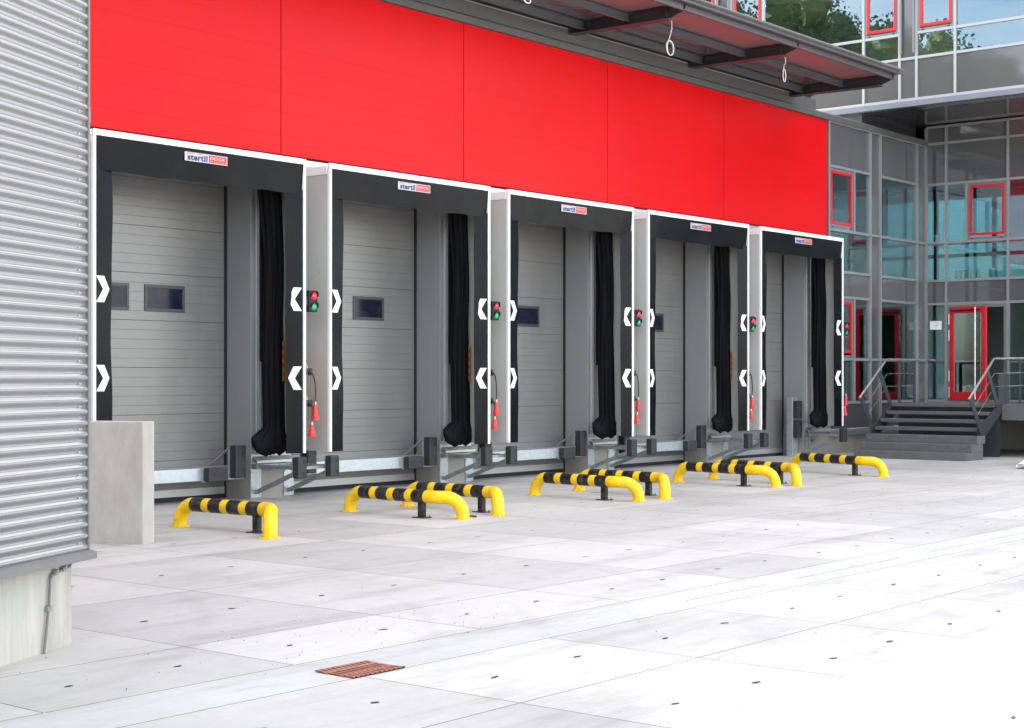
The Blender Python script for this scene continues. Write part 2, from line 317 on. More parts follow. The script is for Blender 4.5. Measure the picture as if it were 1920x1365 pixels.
# ------------------------------------------------------------------ dock hall
hall=thing('dock_hall','long red-panelled loading hall with five grey dock doors in its wall','building')
def hall_parts():
    XL,XR=-9.0,20.10
    # wall cladding between and above the openings
    w=MB()
    w.box(XL,-.765,0,.5,.5,4.86); 
    for k in range(ND):
        x=X0(k); a=x+3.2; b=x+PITCH if k<ND-1 else XR
        w.box(a,b,0,.5,.5,4.86)
        w.box(x,a,.004,.496,4.5,4.858)
        # thin vertical trims and ribs on the pier front
        w.box(a-.004,a+.02,-.012,-.0005,.52,4.84)
        for dx in (.10,.135,.17,.33,.50,.62): w.box(a+dx,a+dx+.012,-.012,-.0005,.62,4.8)
    build('wall_cladding',w,'clad',hall)
    rv=MB()
    for k in range(ND):
        x=X0(k)
        rv.box(x+3.196,x+3.1995,.006,.497,.505,4.5)
        rv.box(x-.0005,x+.004,.006,.497,.505,4.5)
        rv.box(x+.004,x+3.196,.006,.497,4.496,4.4995)
    build('reveal_lining',rv,'reveal',hall)
    for k in range(ND):
        fl=MB(); a=X0(k)+3.2; b=X0(k)+PITCH if k<ND-1 else XR
        fl.prism([(-.012,.60),(-.10,.545),(-.10,.51),(-.09,.51),(-.09,.54),(-.012,.585)],'yz',a+.03,b-.01)
        fl.box(a+.03,b-.01,-.055,-.013,.635,.70)
        n=26
        for i in range(n):
            xx=a+.04+(b-a-.06)*i/n; fl.box(xx,xx+.008,-.062,-.055,.637,.70)
        build('base_flashing',fl,'clad',hall)
    # red panels
    seams=[-9.0,-8.19,-4.22,-.222,3.748,7.72,11.70,15.715,20.075]
    zs=[4.89,5.16,5.50,5.78,6.12,6.40,6.74,7.02,7.30,7.45]
    for a,b in zip(seams[:-1],seams[1:]):
        p=MB(); a+=.008; b-=.008
        for i in range(len(zs)-1):
            z0,z1=zs[i],zs[i+1]; g=.0014 if i%2 else .0011
            lo=z0 if i==0 else z0+g; hi=z1 if i==len(zs)-2 else z1-g
            p.add([(a,-.02,lo),(b,-.02,lo),(b,-.02,hi),(a,-.02,hi)],[(0,1,2,3)])
            if i<len(zs)-2: p.add([(a,-.02,hi),(b,-.02,hi),(b,-.0188,hi+g),(a,-.0188,hi+g),(b,-.02,hi+2*g),(a,-.02,hi+2*g)],[(0,1,2,3),(3,2,4,5)])
        zz=(zs[0],zs[-1])
        p.add([(a,-.02,zz[0]),(a,-.02,zz[1]),(a,.06,zz[1]),(a,.06,zz[0])],[(0,1,2,3)])
        p.add([(b,-.02,zz[0]),(b,.06,zz[0]),(b,.06,zz[1]),(b,-.02,zz[1])],[(0,1,2,3)])
        p.add([(a,-.02,zz[0]),(a,.06,zz[0]),(b,.06,zz[0]),(b,-.02,zz[0])],[(0,1,2,3)])
        build('red_panel',p,'red',hall)
    sm=MB()
    for s_ in seams[1:-1]: sm.box(s_-.0075,s_+.0075,.0,.05,4.89,7.45)
    sm.box(20.068,20.095,-.028,.05,4.80,7.45)
    build('panel_seam',sm,'dark',hall)
    core=MB(); core.box(XL,19.5,.07,6,4.87,7.9); core.box(19.501,20.085,.07,6,4.87,7.59); core.box(XL,20.119,6.0,14,0,8.2); core.box(XL,20.05,1.0,5.99,0,4.86); core.box(XL,18.6,.10,.4,7.951,8.12)  # last box: unseen upstand added to block sun under the canopy
    build('hall_core',core,'hall',hall)
    f=MB()
    f.prism([(-.09,7.452),(-.09,7.565),(-.05,7.60),(.10,7.60),(.10,7.452)],'yz',XL,25.2)
    build('lower_fascia',f,'fascia',hall)
    f=MB(); f.box(XL,19.53,-.035,.09,7.602,7.825); build('upper_fascia',f,'fascia',hall)
    rl=MB(); rl.box(XL,19.51,-.03,14,7.905,7.945); build('roof',rl,'hall',hall)
    c=MB(); c.box(XL,19.0,-.028,.05,7.827,7.842); build('light_slit_strip',c,'cream',hall)  # cream colour stands in for light showing through the slit
    # concrete piers
    for k in range(-1,ND):
        a=X0(k)+3.2 if k>=0 else -9.0
        b=X0(k)+PITCH if k<ND-1 else 25.1
        p=MB(); p.box(a+.004,b-.004,.008,.62,-.05,.498); build('concrete_pier',p,'concrete',hall)
    # sectional doors
    lz=[.085,.565,1.203,1.841,2.479,3.117,3.755,4.393,4.9]
    base=None
    for k in range(ND):
        x=X0(k)
        if base is None:
            d=MB(); a,b=-.06,3.26; y=.535
            for i in range(len(lz)-1):
                z0,z1=lz[i],lz[i+1]; n=max(1,round((z1-z0)/.1276)); st=(z1-z0)/n
                for q in range(n):
                    lo=z0+q*st; hi=lo+st
                    gl=.006 if q==0 else .0030; dp=.012 if q==0 else .004
                    d.add([(a,y,lo+gl),(b,y,lo+gl),(b,y,hi-.002),(a,y,hi-.002)],[(0,1,2,3)])
                    d.add([(a,y,lo+gl),(b,y,lo+gl),(b,y+dp,lo),(a,y+dp,lo)],[(3,2,1,0)],1)
                    d.add([(a,y,lo-.002),(b,y,lo-.002),(b,y+dp,lo),(a,y+dp,lo)],[(0,1,2,3)],1)
            d.box(a,b,y+.02,y+.05,.05,4.95)
            base=build('sectional_door',d,['door','doorgroove'],hall)
            e=MB(); e.box(a,b,y-.012,y+.018,.065,.165); build('bottom_rail',e,'alu',base)
            e=MB(); e.box(a,b,y-.004,y+.04,0.001,.063); build('bottom_seal',e,'black',base)
            for wx in (-.10,.84,1.78):
                fr=MB(); wz0,wz1=2.605,2.97; ww=.684; t=.045
                fr.box(wx,wx+ww,y-.014,y+.01,wz0,wz0+t); fr.box(wx,wx+ww,y-.014,y+.01,wz1-t,wz1)
                fr.box(wx,wx+t,y-.014,y+.01,wz0+t,wz1-t); fr.box(wx+ww-t,wx+ww,y-.014,y+.01,wz0+t,wz1-t)
                build('window_frame',fr,'dark',base,bevel=.003)
                pn=MB(); pn.box(wx+t,wx+ww-t,y-.006,y+.008,wz0+t,wz1-t); build('window_pane',pn,'doorpane',base)
            sl=MB(); sl.box(3.17,3.2005,.516,.531,0.001,4.5); build('edge_seal',sl,'black',base)
        else:
            c=base.copy(); COL.objects.link(c); c.parent=hall; c.location=(x,0,0)
            for g in list(base.children):
                q=g.copy(); COL.objects.link(q); q.parent=c
hall_parts()

# ------------------------------------------------------------------ dock shelters
def chevron_pts(x,zc,dirn,w=.218,h=.32):
    s=dirn; hw=.117
    return [(x,zc+h/2),(x+s*hw*1.12,zc+h/2),(x+s*w,zc),(x+s*hw*1.12,zc-h/2),(x,zc-h/2),(x+s*hw*.98,zc)]
YF=-.79
def make_shelter():
    t=thing('dock_shelter','','dock shelter',group='dock shelters along the red hall')
    f=MB(); y0,y1=YF,YF+.05
    f.box(0,3.51,y0,y1,4.65,4.726); f.box(0,.042,y0,y1,.665,4.648); f.box(3.466,3.51,y0,y1,.665,4.648)
    build('frame',f,'white',t,bevel=.004)
    # top curtain, slightly rippled
    c=MB(); nx,nz=40,6; vs=[]
    for j in range(nz+1):
        for i in range(nx+1):
            u=i/nx; v=j/nz; xx=.042+u*3.424; zz=4.648-v*.415
            if j==nz: zz+=.006*math.sin(u*17)+.004*math.sin(u*41)
            yy=YF+.012+v*.035-.005*v*math.sin(u*9+1)-.003*v*math.sin(u*23)
            vs.append((xx,yy,zz))
    fs=[(j*(nx+1)+i,(j+1)*(nx+1)+i,(j+1)*(nx+1)+i+1,j*(nx+1)+i+1) for j in range(nz) for i in range(nx)]
    c.add(vs,fs,0,False); tc=build('top_curtain',c,'rubber',t)
    sm=tc.modifiers.new('thick','SOLIDIFY'); sm.thickness=.004; sm.offset=1
    # sign with lettering
    s=MB(); ys=YF+.008; s.box(1.400,2.106,ys-.002,ys+.003,4.487,4.603,0)
    yt=ys-.0035
    put_text(s,'stertil',1.445,4.499,.325,.083,yt,1,bold=.036,space=1.10)
    s.box(1.795,2.092,ys-.0032,ys-.0021,4.498,4.592,2)
    put_text(s,'DOCK',1.815,4.535,.255,.040,yt-.0012,0,bold=.02)
    put_text(s,'PRODUCTS',1.818,4.505,.255,.018,yt-.0012,0,space=1.5)
    s.box(1.50,1.56,ys-.0032,ys-.0021,4.586,4.594,2); s.box(1.60,1.70,ys-.0032,ys-.0021,4.585,4.593,2)
    s.prism([(1.425,4.565),(1.437,4.565),(1.45,4.582),(1.50,4.586),(1.50,4.594),(1.447,4.592)],'xz',ys-.0032,ys-.0021,2)
    build('sign',s,['logowhite','logoblue','logored'],tc)
    # side curtains
    for side in (0,1):
        c=MB(); nx,nz=8,44; vs=[]
        for j in range(nz+1):
            for i in range(nx+1):
                u=i/nx; z=4.30-3.635*j/nz
                wob=.008*math.sin(z*2.1+side*1.7)+.005*math.sin(z*5.3+side)
                if z<1.0: wob+=.02*(1.0-z)
                if side==0: xx=.042+u*(.274+wob)
                else: xx=3.466-u*(.272+wob)
                yy=YF+.024+u*(.045+.007*math.sin(z*3.1+side*2))
                vs.append((xx,yy,z))
        if side==0: fs=[(j*(nx+1)+i,(j+1)*(nx+1)+i,(j+1)*(nx+1)+i+1,j*(nx+1)+i+1) for j in range(nz) for i in range(nx)]
        else: fs=[(j*(nx+1)+i,j*(nx+1)+i+1,(j+1)*(nx+1)+i+1,(j+1)*(nx+1)+i) for j in range(nz) for i in range(nx)]
        c.add(vs,fs,0,False); sd=build('side_curtain',c,'rubber',t)
        m=sd.modifiers.new('thick','SOLIDIFY'); m.thickness=.004; m.offset=1
        for zc in (2.787,1.70):
            ch=MB(); pts=chevron_pts(.056,zc,1) if side==0 else chevron_pts(3.446,zc,-1)
            yc=lambda x:YF+.024+((x-.042) if side==0 else (3.466-x))/.274*.045
            ch.add([(x,yc(x)-.009,z) for x,z in pts]+[(x,yc(x)-.003,z) for x,z in pts],[(0,1,2,5),(5,2,3,4),(6+5,6+2,6+1,6),(6+4,6+3,6+2,6+5)]+[(i,6+i,6+(i+1)%6,(i+1)%6) for i in range(6)]); build('chevron',ch,'white',sd)
    # side panels and roof panel
    for xa in (.004,3.488):
        p=MB(); p.box(xa,xa+.018,YF+.052,-.014,.672,4.63); build('side_panel',p,'side',t)
    p=MB(); p.prism([(YF+.052,4.66),(-.014,4.74),(-.014,4.72),(YF+.052,4.64)],'yz',.024,3.486); build('roof_panel',p,'side',t)
    p=MB(); p.box(-.012,.0,YF+.055,-.014,4.57,4.69); build('flashing',p,'white',t)
    # hanging cushion: a deflated cloth bag with folds and a slumped bottom
    c=MB(); n=72; nz=60; vs=[]
    for j in range(nz+1):
        z=4.36-3.72*j/nz
        for i in range(n):
            a=2*math.pi*i/n
            rx=.135+.012*math.sin(z*1.3); ry=.12
            cx=3.345+.010*math.sin(z*2.2); cy=-.30
            if z>3.3: rx*=1+.30*(z-3.3)/1.06; cx-=.06*(z-3.3)
            fold=1+.13*math.sin(8*a+1.6*math.sin(z*1.1))+.07*math.sin(15*a+z*.9)
            if z<1.02:
                q=(1.02-z)/.38; b=min(1,q*2.6); b=b*b*(3-2*b)
                lf_=((1-math.cos(a))/2)**1.3; rx+=.225*b*lf_*(1-.25*max(0,q-.6)/.4); ry+=.045*b
                fold=1+(fold-1)*(1-.8*min(1,q*1.8))+.035*math.sin(3*a+z*13)+.03*math.sin(7*a-z*24)+.02*math.sin(11*a+z*40)
                if q>.86: s_=1-((q-.86)/.14)**2*.5; rx*=s_; ry*=s_
            vs.append((cx+rx*fold*math.cos(a),cy+ry*fold*math.sin(a),z+(.018*math.sin(3*a+1)+.012*math.sin(7*a) if z<.72 else 0)))
    fs=[(j*n+i,(j+1)*n+i,(j+1)*n+(i+1)%n,j*n+(i+1)%n) for j in range(nz) for i in range(n)]
    fs+=[tuple(range(n)),tuple(range(nz*n,nz*n+n))[::-1]]
    c.add(vs,fs,0,True); cu=build('cushion',c,'cloth',t)
    p=MB(); p.box(3.225,3.34,-.19,-.16,1.93,4.34); build('cushion_pad',p,'cloth',t)
    return t,cu
labels=['nearest black-curtained dock shelter, at the far left beside the corrugated wall',
 'second dock shelter from the left, between the largest two bay gaps',
 'middle dock shelter of the five, with a black cushion hanging at its right',
 'fourth dock shelter from the left, with the second smallest sign',
 'farthest and smallest dock shelter, next to the glazed office corner']
sh0,cushion0=make_shelter()
sh0['label']=labels[0]
shelters=[sh0]+[dup(sh0,(X0(k),0,0),labels[k]) for k in range(1,ND)]
for k in (0,1,3):   # warning tape only on some cushions
    cu=[c for c in shelters[k].children if c.name.startswith('cushion') and 'pad' not in c.name][0]
    mb=MB()
    for i in range(9):
        z=1.66+i*.062; mb.add([(3.408,-.452,z),(3.421,-.448,z),(3.421,-.448,z+.062),(3.408,-.452,z+.062),(3.408,-.420,z),(3.421,-.416,z),(3.421,-.416,z+.062),(3.408,-.420,z+.062)],
          [(0,1,2,3),(5,4,7,6),(4,0,3,7),(1,5,6,2)],i%2)
    build('warning_tape',mb,['wyel','logored'],cu)

# ------------------------------------------------------------------ traffic lights, cables
GW=['first gap from the left','second gap from the left','third gap from the left','fourth gap from the left']
def make_light():
    t=thing('traffic_light','','traffic light',group='dock traffic lights beside the shelters')
    h=MB(); h.box(3.585,3.745,-.775,-.685,2.62,2.92); ho=build('housing',h,'black',t,bevel=.012)
    b=MB(); b.box(3.511,3.586,-.745,-.715,2.70,2.84); build('bracket',b,'dark',t)
    for zc,m in ((2.845,'redlens'),(2.695,'greenlens')):
        l=MB(); n=20; pr=[(.052,0),(.050,.012),(.036,.022),(.018,.028)]; vs=[]
        for r_,d in pr:
            for i in range(n):
                a=2*math.pi*i/n; vs.append((3.668+r_*math.cos(a),-.776-d,zc+r_*math.sin(a)))
        fs=[(j*n+i,j*n+(i+1)%n,(j+1)*n+(i+1)%n,(j+1)*n+i) for j in range(3) for i in range(n)]+[tuple(range(3*n,4*n))]
        l.add(vs,fs,0,True); build('lamp',l,m,t)
        v=MB(); n=14; vs=[]
        for d in (0,.06):
            for i in range(n+1):
                a=R(-15)+R(210)*i/n
                for r_ in (.058,.062): vs.append((3.668+r_*math.cos(a),-.775-d*(.55+.45*math.sin(max(0,a))),zc+r_*math.sin(a)))
        W=2*(n+1); fs=[]
        for i in range(n):
            a,b_=2*i,2*i+2
            fs+=[(a,b_,W+b_,W+a),(a+1,W+a+1,W+b_+1,b_+1),(W+a,W+b_,W+b_+1,W+a+1)]
        v.add(vs,fs); build('visor',v,'black',t)
    return t
tl=make_light()
for k in range(ND):
    lab=('red and green dock traffic light in the %s between shelters'%GW[k]) if k<4 else 'red and green dock traffic light right of the farthest shelter'
    if k==0: tl['label']=lab
    else: dup(tl,(X0(k),0,0),lab)
def make_cable(zr,ztop,zb,xo,yo,col):
    t=thing('power_cable','','power cable',group='red-plugged power cables by the shelters')
    r=MB(); n=24; cx,cy=3.60,-.50
    r.tube([(3.512,cy,zr),(3.575,cy,zr)],.13 if col=='orange' else .07,24)
    r.tube([(3.576,cy,zr),(3.598,cy,zr)],.15 if col=='orange' else .085,24)
    if col=='orange': r.tube([(3.60,cy,zr),(3.685,cy,zr)],.145,24)
    build('reel',r,col,t)
    h=MB(); h.box(3.60,3.73 if col=='orange' else 3.70,-.69,-.64,zr-.035,zr+.03); h.box(3.66,3.70,-.70,-.66,zr-.07,zr+.02); build('cable_guide',h,'cable',t,bevel=.006)
    p=[(3.66,-.70,zr-.02),(3.69,-.715,zr-.04),(3.71+xo*.5,-.72,zr-.10),(3.72+xo,-.725,(zr+ztop)/2-.03),(3.715+xo,-.725,ztop)]
    # smooth
    q=[]
    for i in range(len(p)-1):
        for s_ in range(5):
            u=s_/5; p0=Vector(p[max(i-1,0)]);p1=Vector(p[i]);p2=Vector(p[i+1]);p3=Vector(p[min(i+2,len(p)-1)])
            q.append(.5*((2*p1)+(p2-p0)*u+(2*p0-5*p1+4*p2-p3)*u*u+(3*p1-p0-3*p2+p3)*u**3))
    q.append(Vector(p[-1])); c=MB(); c.tube(q,.010,8); build('cable',c,'cable',t)
    g=MB(); x,y=3.715+xo,-.725; L=ztop-zb
    g.tube([(x,y,ztop+.02),(x,y,ztop-.02)],.018,12,1)
    g.tube([(x,y,ztop-.02),(x,y,ztop-.035),(x,y,zb+.09),(x,y,zb+.085),(x,y,zb+.07),(x,y,zb)],[.026,.033,.036,.036,.048,.047],14,0)
    for i in range(10):
        a=2*math.pi*i/10; g.box(x+.047*math.cos(a)-.004,x+.047*math.cos(a)+.004,y+.047*math.sin(a)-.004,y+.047*math.sin(a)+.004,zb,zb+.05)
    build('plug',g,['plug','alu'],t); return t
ca=make_cable(1.81,1.35,1.12,.03,0,'orange'); cb=make_cable(1.37,1.07,.885,-.035,0,'orange')
cc=make_cable(1.81,1.34,1.11,.02,0,'cable'); cd=make_cable(1.36,1.07,.885,-.02,0,'cable')
PL=['nearest gap between shelters','second gap between shelters','third gap between shelters','fourth gap between shelters']
ca['label']='upper red-plugged cable with orange reel in the nearest gap between shelters'
cb['label']='lower red-plugged cable with orange reel in the nearest gap between shelters'
for k in range(1,ND):
    la='upper hanging cable with red plug, %s'%(('in the '+PL[k]) if k<4 else 'beside the farthest shelter near the office')
    lb='lower hanging cable with red plug, %s'%(('in the '+PL[k]) if k<4 else 'beside the farthest shelter near the office')
    if k==1:
        cc.location=cd.location=(X0(1),0,0); cc['label']=la; cd['label']=lb
    else: dup(cc,(X0(k),0,0),la); dup(cd,(X0(k),0,0),lb)

# ------------------------------------------------------------------ bumpers and brackets
def rubber_block(cx,yf,zc,w,d,h,horiz=False):
    m=MB(); m.box(cx-w/2,cx+w/2,yf,yf+d,zc-h/2,zc+h/2)
    return m
def holes(cx,yf,pts):
    m=MB()
    for (x,z) in pts: m.tube([(x,yf-.0015,z),(x,yf+.004,z)],.027,12)
    return m
def make_protruding(sx):
    t=thing('dock_bumper','','dock bumper',group='rubber bumpers on diagonal brackets')
    b=rubber_block(3.295,-.95,.475,.17,.115,.29); rb=build('rubber_block',b,'block',t,bevel=.014)
    [build('bolt_hole',holes(0,-.95,[q]),'black',rb) for q in [(3.325,.555),(3.325,.395)]]
    p=MB(); p.box(3.215,3.375,-.833,-.82,.345,.605); build('back_plate',p,'galv',t)
    s=MB(); s.bar((3.29,-.02,.10),(3.295,-.825,.40),.055,.055); build('strut',s,'galvd',t)
    u=MB(); u.bar((3.29,-.10,.465),(3.295,-.82,.465),.05,.05); build('upper_arm',u,'galvd',t)
    w=MB(); w.box(3.195,3.385,-.008,.004,.025,.43); 
    for zz in (.06,.38):
        for xx in (3.22,3.36): w.tube([(xx,-.018,zz),(xx,-.008,zz)],.014,8)
    build('wall_plate',w,'galv',t)
    return t
pb=make_protruding(0); ORD=['nearest','second','third','fourth','farthest']
n=0
for k in range(ND):
    lab='black rubber bumper on strut, left one at the %s pier from the left'%['first','second','third','fourth','last'][k]
    if k==4: lab='lone black rubber bumper on strut below the farthest shelter'
    if k==0: pb['label']=lab
    else: dup(pb,(X0(k),0,0),lab)
    if k<4:
        dup(pb,(X0(k)+.62,0,0),'black rubber bumper on strut, right one at the %s pier from the left'%['first','second','third','fourth'][k])
for k in range(ND):   # galvanised tie frames on each pier
    t=thing('tie_frame','galvanised tie frame across the %s concrete pier from the left'%['first','second','third','fourth','last'][k],'bracket frame',(X0(k),0,0),0,'tie frames on the piers')
    m=MB(); m.box(3.21,3.95,-.11,-.012,.44,.495); build('crossbar',m,'galvd',t)
    m=MB(); m.box(3.39,3.87 if k<4 else 3.6,-.80,-.755,.44,.48) if k<4 else m.box(3.39,3.5,-.12,-.05,.30,.44); build('link_bar',m,'galvd',t)
def make_wallbumper(cx):
    t=thing('wall_bumper','','wall bumper',group='upright rubber bumpers in the dock openings')
    b=rubber_block(cx,-.12,.545,.185,.13,.45); rb=build('rubber_block',b,'block',t,bevel=.016)
    [build('bolt_hole',holes(0,-.12,[q]),'black',rb) for q in [(cx+.03,.655),(cx+.03,.425)]]
    p=MB(); p.box(cx-.11,cx+.09,.012,.026,.30,.72); build('back_plate',p,'galv',t)
    s=MB(); s.bar((cx-.08,.03,.74),(cx-.10,.40,.49),.05,.012); build('stay',s,'galv',t)
    return t
wb=make_wallbumper(2.92)
for k in range(4):
    lab='upright black bumper at the right side of the %s dock opening from the left'%['first','second','third','fourth'][k]
    if k==0: wb['label']=lab
    else: dup(wb,(X0(k),0,0),lab)
wl=make_wallbumper(.30); wl.location=(X0(1),0,0); wl['label']='upright black bumper at the left side of the second dock opening from the left'
for k in (2,3): dup(wl,(X0(k),0,0),'upright black bumper at the left side of the %s dock opening from the left'%['','','third','fourth'][k])
sl=None
for k in range(4):
    nm=['first','second','third','fourth'][k]
    if k==0:
        s0=thing('sill_beam','pale galvanised sill beam across the first dock opening from the left','sill beam',group='sill beams across the dock openings')
        m=MB(); m.box(.10,3.10,.03,.20,.30,.475); m.box(.10,3.10,.2,.50,.455,.472); build('beam',m,'galv',s0,bevel=.006)
        h0=thing('lying_bumper','black bumper lying on the sill beam of the first dock opening','sill bumper',group='lying bumpers on the sill beams')
        b=rubber_block(2.54,-.10,.385,.34,.115,.19); rb=build('rubber_block',b,'block',h0,bevel=.014)
        [build('bolt_hole',holes(0,-.10,[q]),'black',rb) for q in [(2.48,.39),(2.63,.39)]]
        m=MB(); m.box(2.345,2.75,.016,.028,.285,.48); build('back_plate',m,'galv',h0)
    else:
        dup(s0,(X0(k),0,0),'pale galvanised sill beam across the %s dock opening from the left'%nm)
        dup(h0,(X0(k),0,0),'black bumper lying on the sill beam of the %s dock opening'%nm)
# dock 5: a post with two stacked bumpers
t=thing('bumper_post','galvanised post with two stacked black bumpers at the farthest dock door','bumper post',(X0(4),0,0))
m=MB(); m.box(2.86,3.10,.10,.24,0.002,1.28); build('post',m,'galv',t,bevel=.006)
m=MB(); m.box(2.82,3.14,.06,.28,.0005,.012); build('foot_plate',m,'galv',t)
for z in (1.02,.60):
    rb=build('rubber_block',rubber_block(2.99,-.02,z,.19,.118,.38),'block',t,bevel=.014)
    [build('bolt_hole',holes(0,-.02,[q]),'black',rb) for q in [(3.03,z+.10),(3.03,z-.10)]]
m=MB(); m.box(3.102,3.40,.0-.10,-.02,.36,.43); m.box(3.19,3.30,-.10,-.02,.02,.36); build('arm',m,'galvd',t)

# ------------------------------------------------------------------ yellow wheel guides
GU=[((.039,-2.375),(.082,-3.64),(-.217,-4.186)),((2.704,-2.452),(2.593,-3.795),(2.745,-4.325)),
    ((3.773,-2.466),(3.656,-3.847),(3.419,-4.315)),((6.411,-2.529),(6.261,-3.88),(6.374,-4.383)),
    ((7.493,-2.526),(7.386,-3.859),(6.992,-4.405)),((10.167,-2.546),(9.948,-3.92),(10.01,-4.455)),
    ((11.237,-2.561),(10.894,-4.033),(10.527,-4.538)),((14.16,-2.477),(13.547,-4.011),(13.535,-4.56))]
GL=['lone yellow and black wheel guide nearest the camera, beside the concrete wall block',
 'yellow and black wheel guide with scuffed sleeve, front of the second group from left',
 'yellow and black wheel guide behind the scuffed one, its outer leg turned toward the camera',
 'yellow and black wheel guide with a sweeping outer bend, front one of the middle pair',
 'yellow and black wheel guide at the back of the middle pair',
 'yellow and black wheel guide with sweeping bend, front one of the third pair',
 'yellow and black wheel guide at the back of the third pair, before the fourth pier',
 'farthest yellow and black wheel guide, standing alone toward the office stairs']
for gi,(a,p,o) in enumerate(GU):
    A=Vector((*a,0)); Pp=Vector((*p,0)); O=Vector((*o,0)); d=(Pp-A).normalized(); zc=.262; rad=.079
    t=thing('wheel_guide',GL[gi],'wheel guide',A,0,'yellow and black wheel guides in front of the docks')
    e=Pp+d*.22-A; ol=O-A
    path=fillet([(0,0,0),(0,0,zc),(e.x,e.y,zc),(ol.x,ol.y,zc),(ol.x,ol.y,0)],[.235,.20,.215],10)
    m=MB(); m.tube(path,rad,22); pipe=build('pipe',m,'yellow',t)
    # black sleeves along the straight run
    s0=.24; s1=(Pp-A).length+.085; L=s1-s0; bl=L/(4+3*.58); yl=bl*.58
    for i in range(4):
        u=s0+i*(bl+yl); m=MB(); c0=d*u+Vector((0,0,zc)); c1=d*(u+bl)+Vector((0,0,zc)); m.tube([c0,c1],rad+.0016,24); build('black_band',m,'gblack',t)
    pp=Pp-A; m=MB(); side=Vector((-d.y,d.x,0))
    m.obox(pp+Vector((0,0,.095)),d,side,Vector((0,0,1)),.042,.03,.09); po=build('support_post',m,'gblack',t)
    m=MB(); m.obox(pp+Vector((0,0,.006)),d,side,Vector((0,0,1)),.10,.075,.005)
    for sx in(-1,1): m.tube([pp+d*(.08*sx)+side*.05+Vector((0,0,.01)),pp+d*(.08*sx)+side*.05+Vector((0,0,.03))],.009,8)
    build('base_plate',m,'dark',po)
    for c in (Vector((0,0,0)),ol):
        m=MB(); m.tube([c+Vector((0,0,.001)),c+Vector((0,0,.012))],.115,8,smooth=False)
        for q in range(4):
            an=R(45+90*q); b=c+Vector((.098*math.cos(an),.098*math.sin(an),0)); m.tube([b+Vector((0,0,.012)),b+Vector((0,0,.03))],.008,8,1)
        build('flange',m,['yellow','steel'],t)

t=thing('hose_scrap','short black hose scrap lying beside the outer foot of the scuffed wheel guide','hose scrap',(2.86,-4.25,.014))
m=MB(); m.tube([(0,0,0),(.06,.03,0),(.13,.02,.006),(.19,-.03,0)],.012,8); build('hose',m,'cable',t)

# ------------------------------------------------------------------ canopy
can=thing('canopy','dark steel canopy cantilevered from the hall roof edge over the docks','canopy',(0,0,0))
BX=[-5.4,-1.4,2.6,6.62,10.62,14.48,18.45]
def canopy():
    for bx in BX:
        m=MB() # tapered I beam
        m.prism([(-.04,7.765),(-2.10,7.745),(-2.40,7.85),(-2.40,7.935),(-.04,7.935)],'yz',bx-.012,bx+.012)
        m.prism([(-.037,7.75),(-2.11,7.73),(-2.11,7.7445),(-.037,7.7645)],'yz',bx-.10,bx+.10)
        m.prism([(-.037,7.936),(-2.40,7.936),(-2.40,7.948),(-.037,7.948)],'yz',bx-.098,bx+.098)
        for yy in (-.45,-1.20,-2.05): m.box(bx-.085,bx+.085,yy-.006,yy+.006,7.78,7.934)
        m.box(bx-.11,bx+.11,-.056,-.037,7.745,7.949)
        build('cantilever_beam',m,'darkbeam',can)
    for yy,zb,zt in ((-2.36,7.828,7.935),(-1.25,7.795,7.935),(-.30,7.79,7.935)):
        for a,b in zip([-8.0]+BX[:-1],BX):
            m=MB()
            a2=a+.016 if a in BX else a; b2=b-.016
            m.box(a2,b2,yy-.012,yy,zb+.012,zt); m.box(a2,b2,yy-.06,yy,zb,zb+.011); m.box(a2,b2,yy-.06,yy,zt+.0005,zt+.0007)
            for e in (a2+.08,b2-.08): m.box(e-.05,e+.05,yy+.001,yy+.012,zb+.02,zt-.01)
            build('purlin',m,'purlin',can)
    m=MB(); m.prism([(-1.262,7.950),(-.03,7.950),(-.03,7.954),(-1.262,7.954)],'yz',-8.2,18.60); build('liner_sheet',m,'soffit',can)
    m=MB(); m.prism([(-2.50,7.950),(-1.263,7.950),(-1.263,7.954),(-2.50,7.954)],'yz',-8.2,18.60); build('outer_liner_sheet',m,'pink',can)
    # corrugated top sheet
    m=MB(); wl_=.0765; npw=8; n=int(26.75/wl_*npw); vs=[]
    for i in range(n+1):
        x=-8.2+i*wl_/npw; z=8.012+.018*math.sin(2*math.pi*i/npw)
        vs+=[(x,-2.60,z),(x,.0,z+.10)]
    fs=[(2*i,2*i+2,2*i+3,2*i+1) for i in range(n)]; m.add(vs,fs,0,True)
    o=build('roof_sheet',m,'roofsheet',can); s=o.modifiers.new('thick','SOLIDIFY'); s.thickness=.006
    m=MB(); m.box(-8.2,18.60,-2.515,-2.502,7.935,7.985); build('edge_trim',m,'purlin',can)
canopy()
# loose white cables hanging from the canopy
CL=['white cable end hanging at the top edge above the second dock','coiled white cable loop hanging from the canopy above the third dock','narrow white cable loop hanging from the canopy above the fourth dock']
for ci,(x,zt,zl,rx,rz) in enumerate(((7.03,7.93,7.42,.08,.05),(10.93,7.86,7.325,.105,.125),(14.83,7.86,7.44,.055,.12))):
    t=thing('hanging_cable',CL[ci],'cable',(x,-1.9,0),0,'loose white cables under the canopy')
    pts=[(.0,0,zt),(.03,0,zt-.12),(.035,0,zt-.2),(-.02,0,zl+rz+.08)]
    loops=2.1 if ci!=2 else 1.05
    for i in range(int(26*loops)):
        a=R(150)-2*math.pi*i/26*(-1); pts.append((rx*math.cos(a)*(1+.03*(i//26)),.012*(i/26),zl+rz*math.sin(a)*(1-.03*(i//26))))
    m=MB(); m.tube(pts,.0085,7); o=build('cable_loop',m,'wcable',t)
    s=MB(); s.tube([(0,0,zt),(0,0,7.9495)],.012,8); build('cable_clip',s,'wcable',t)

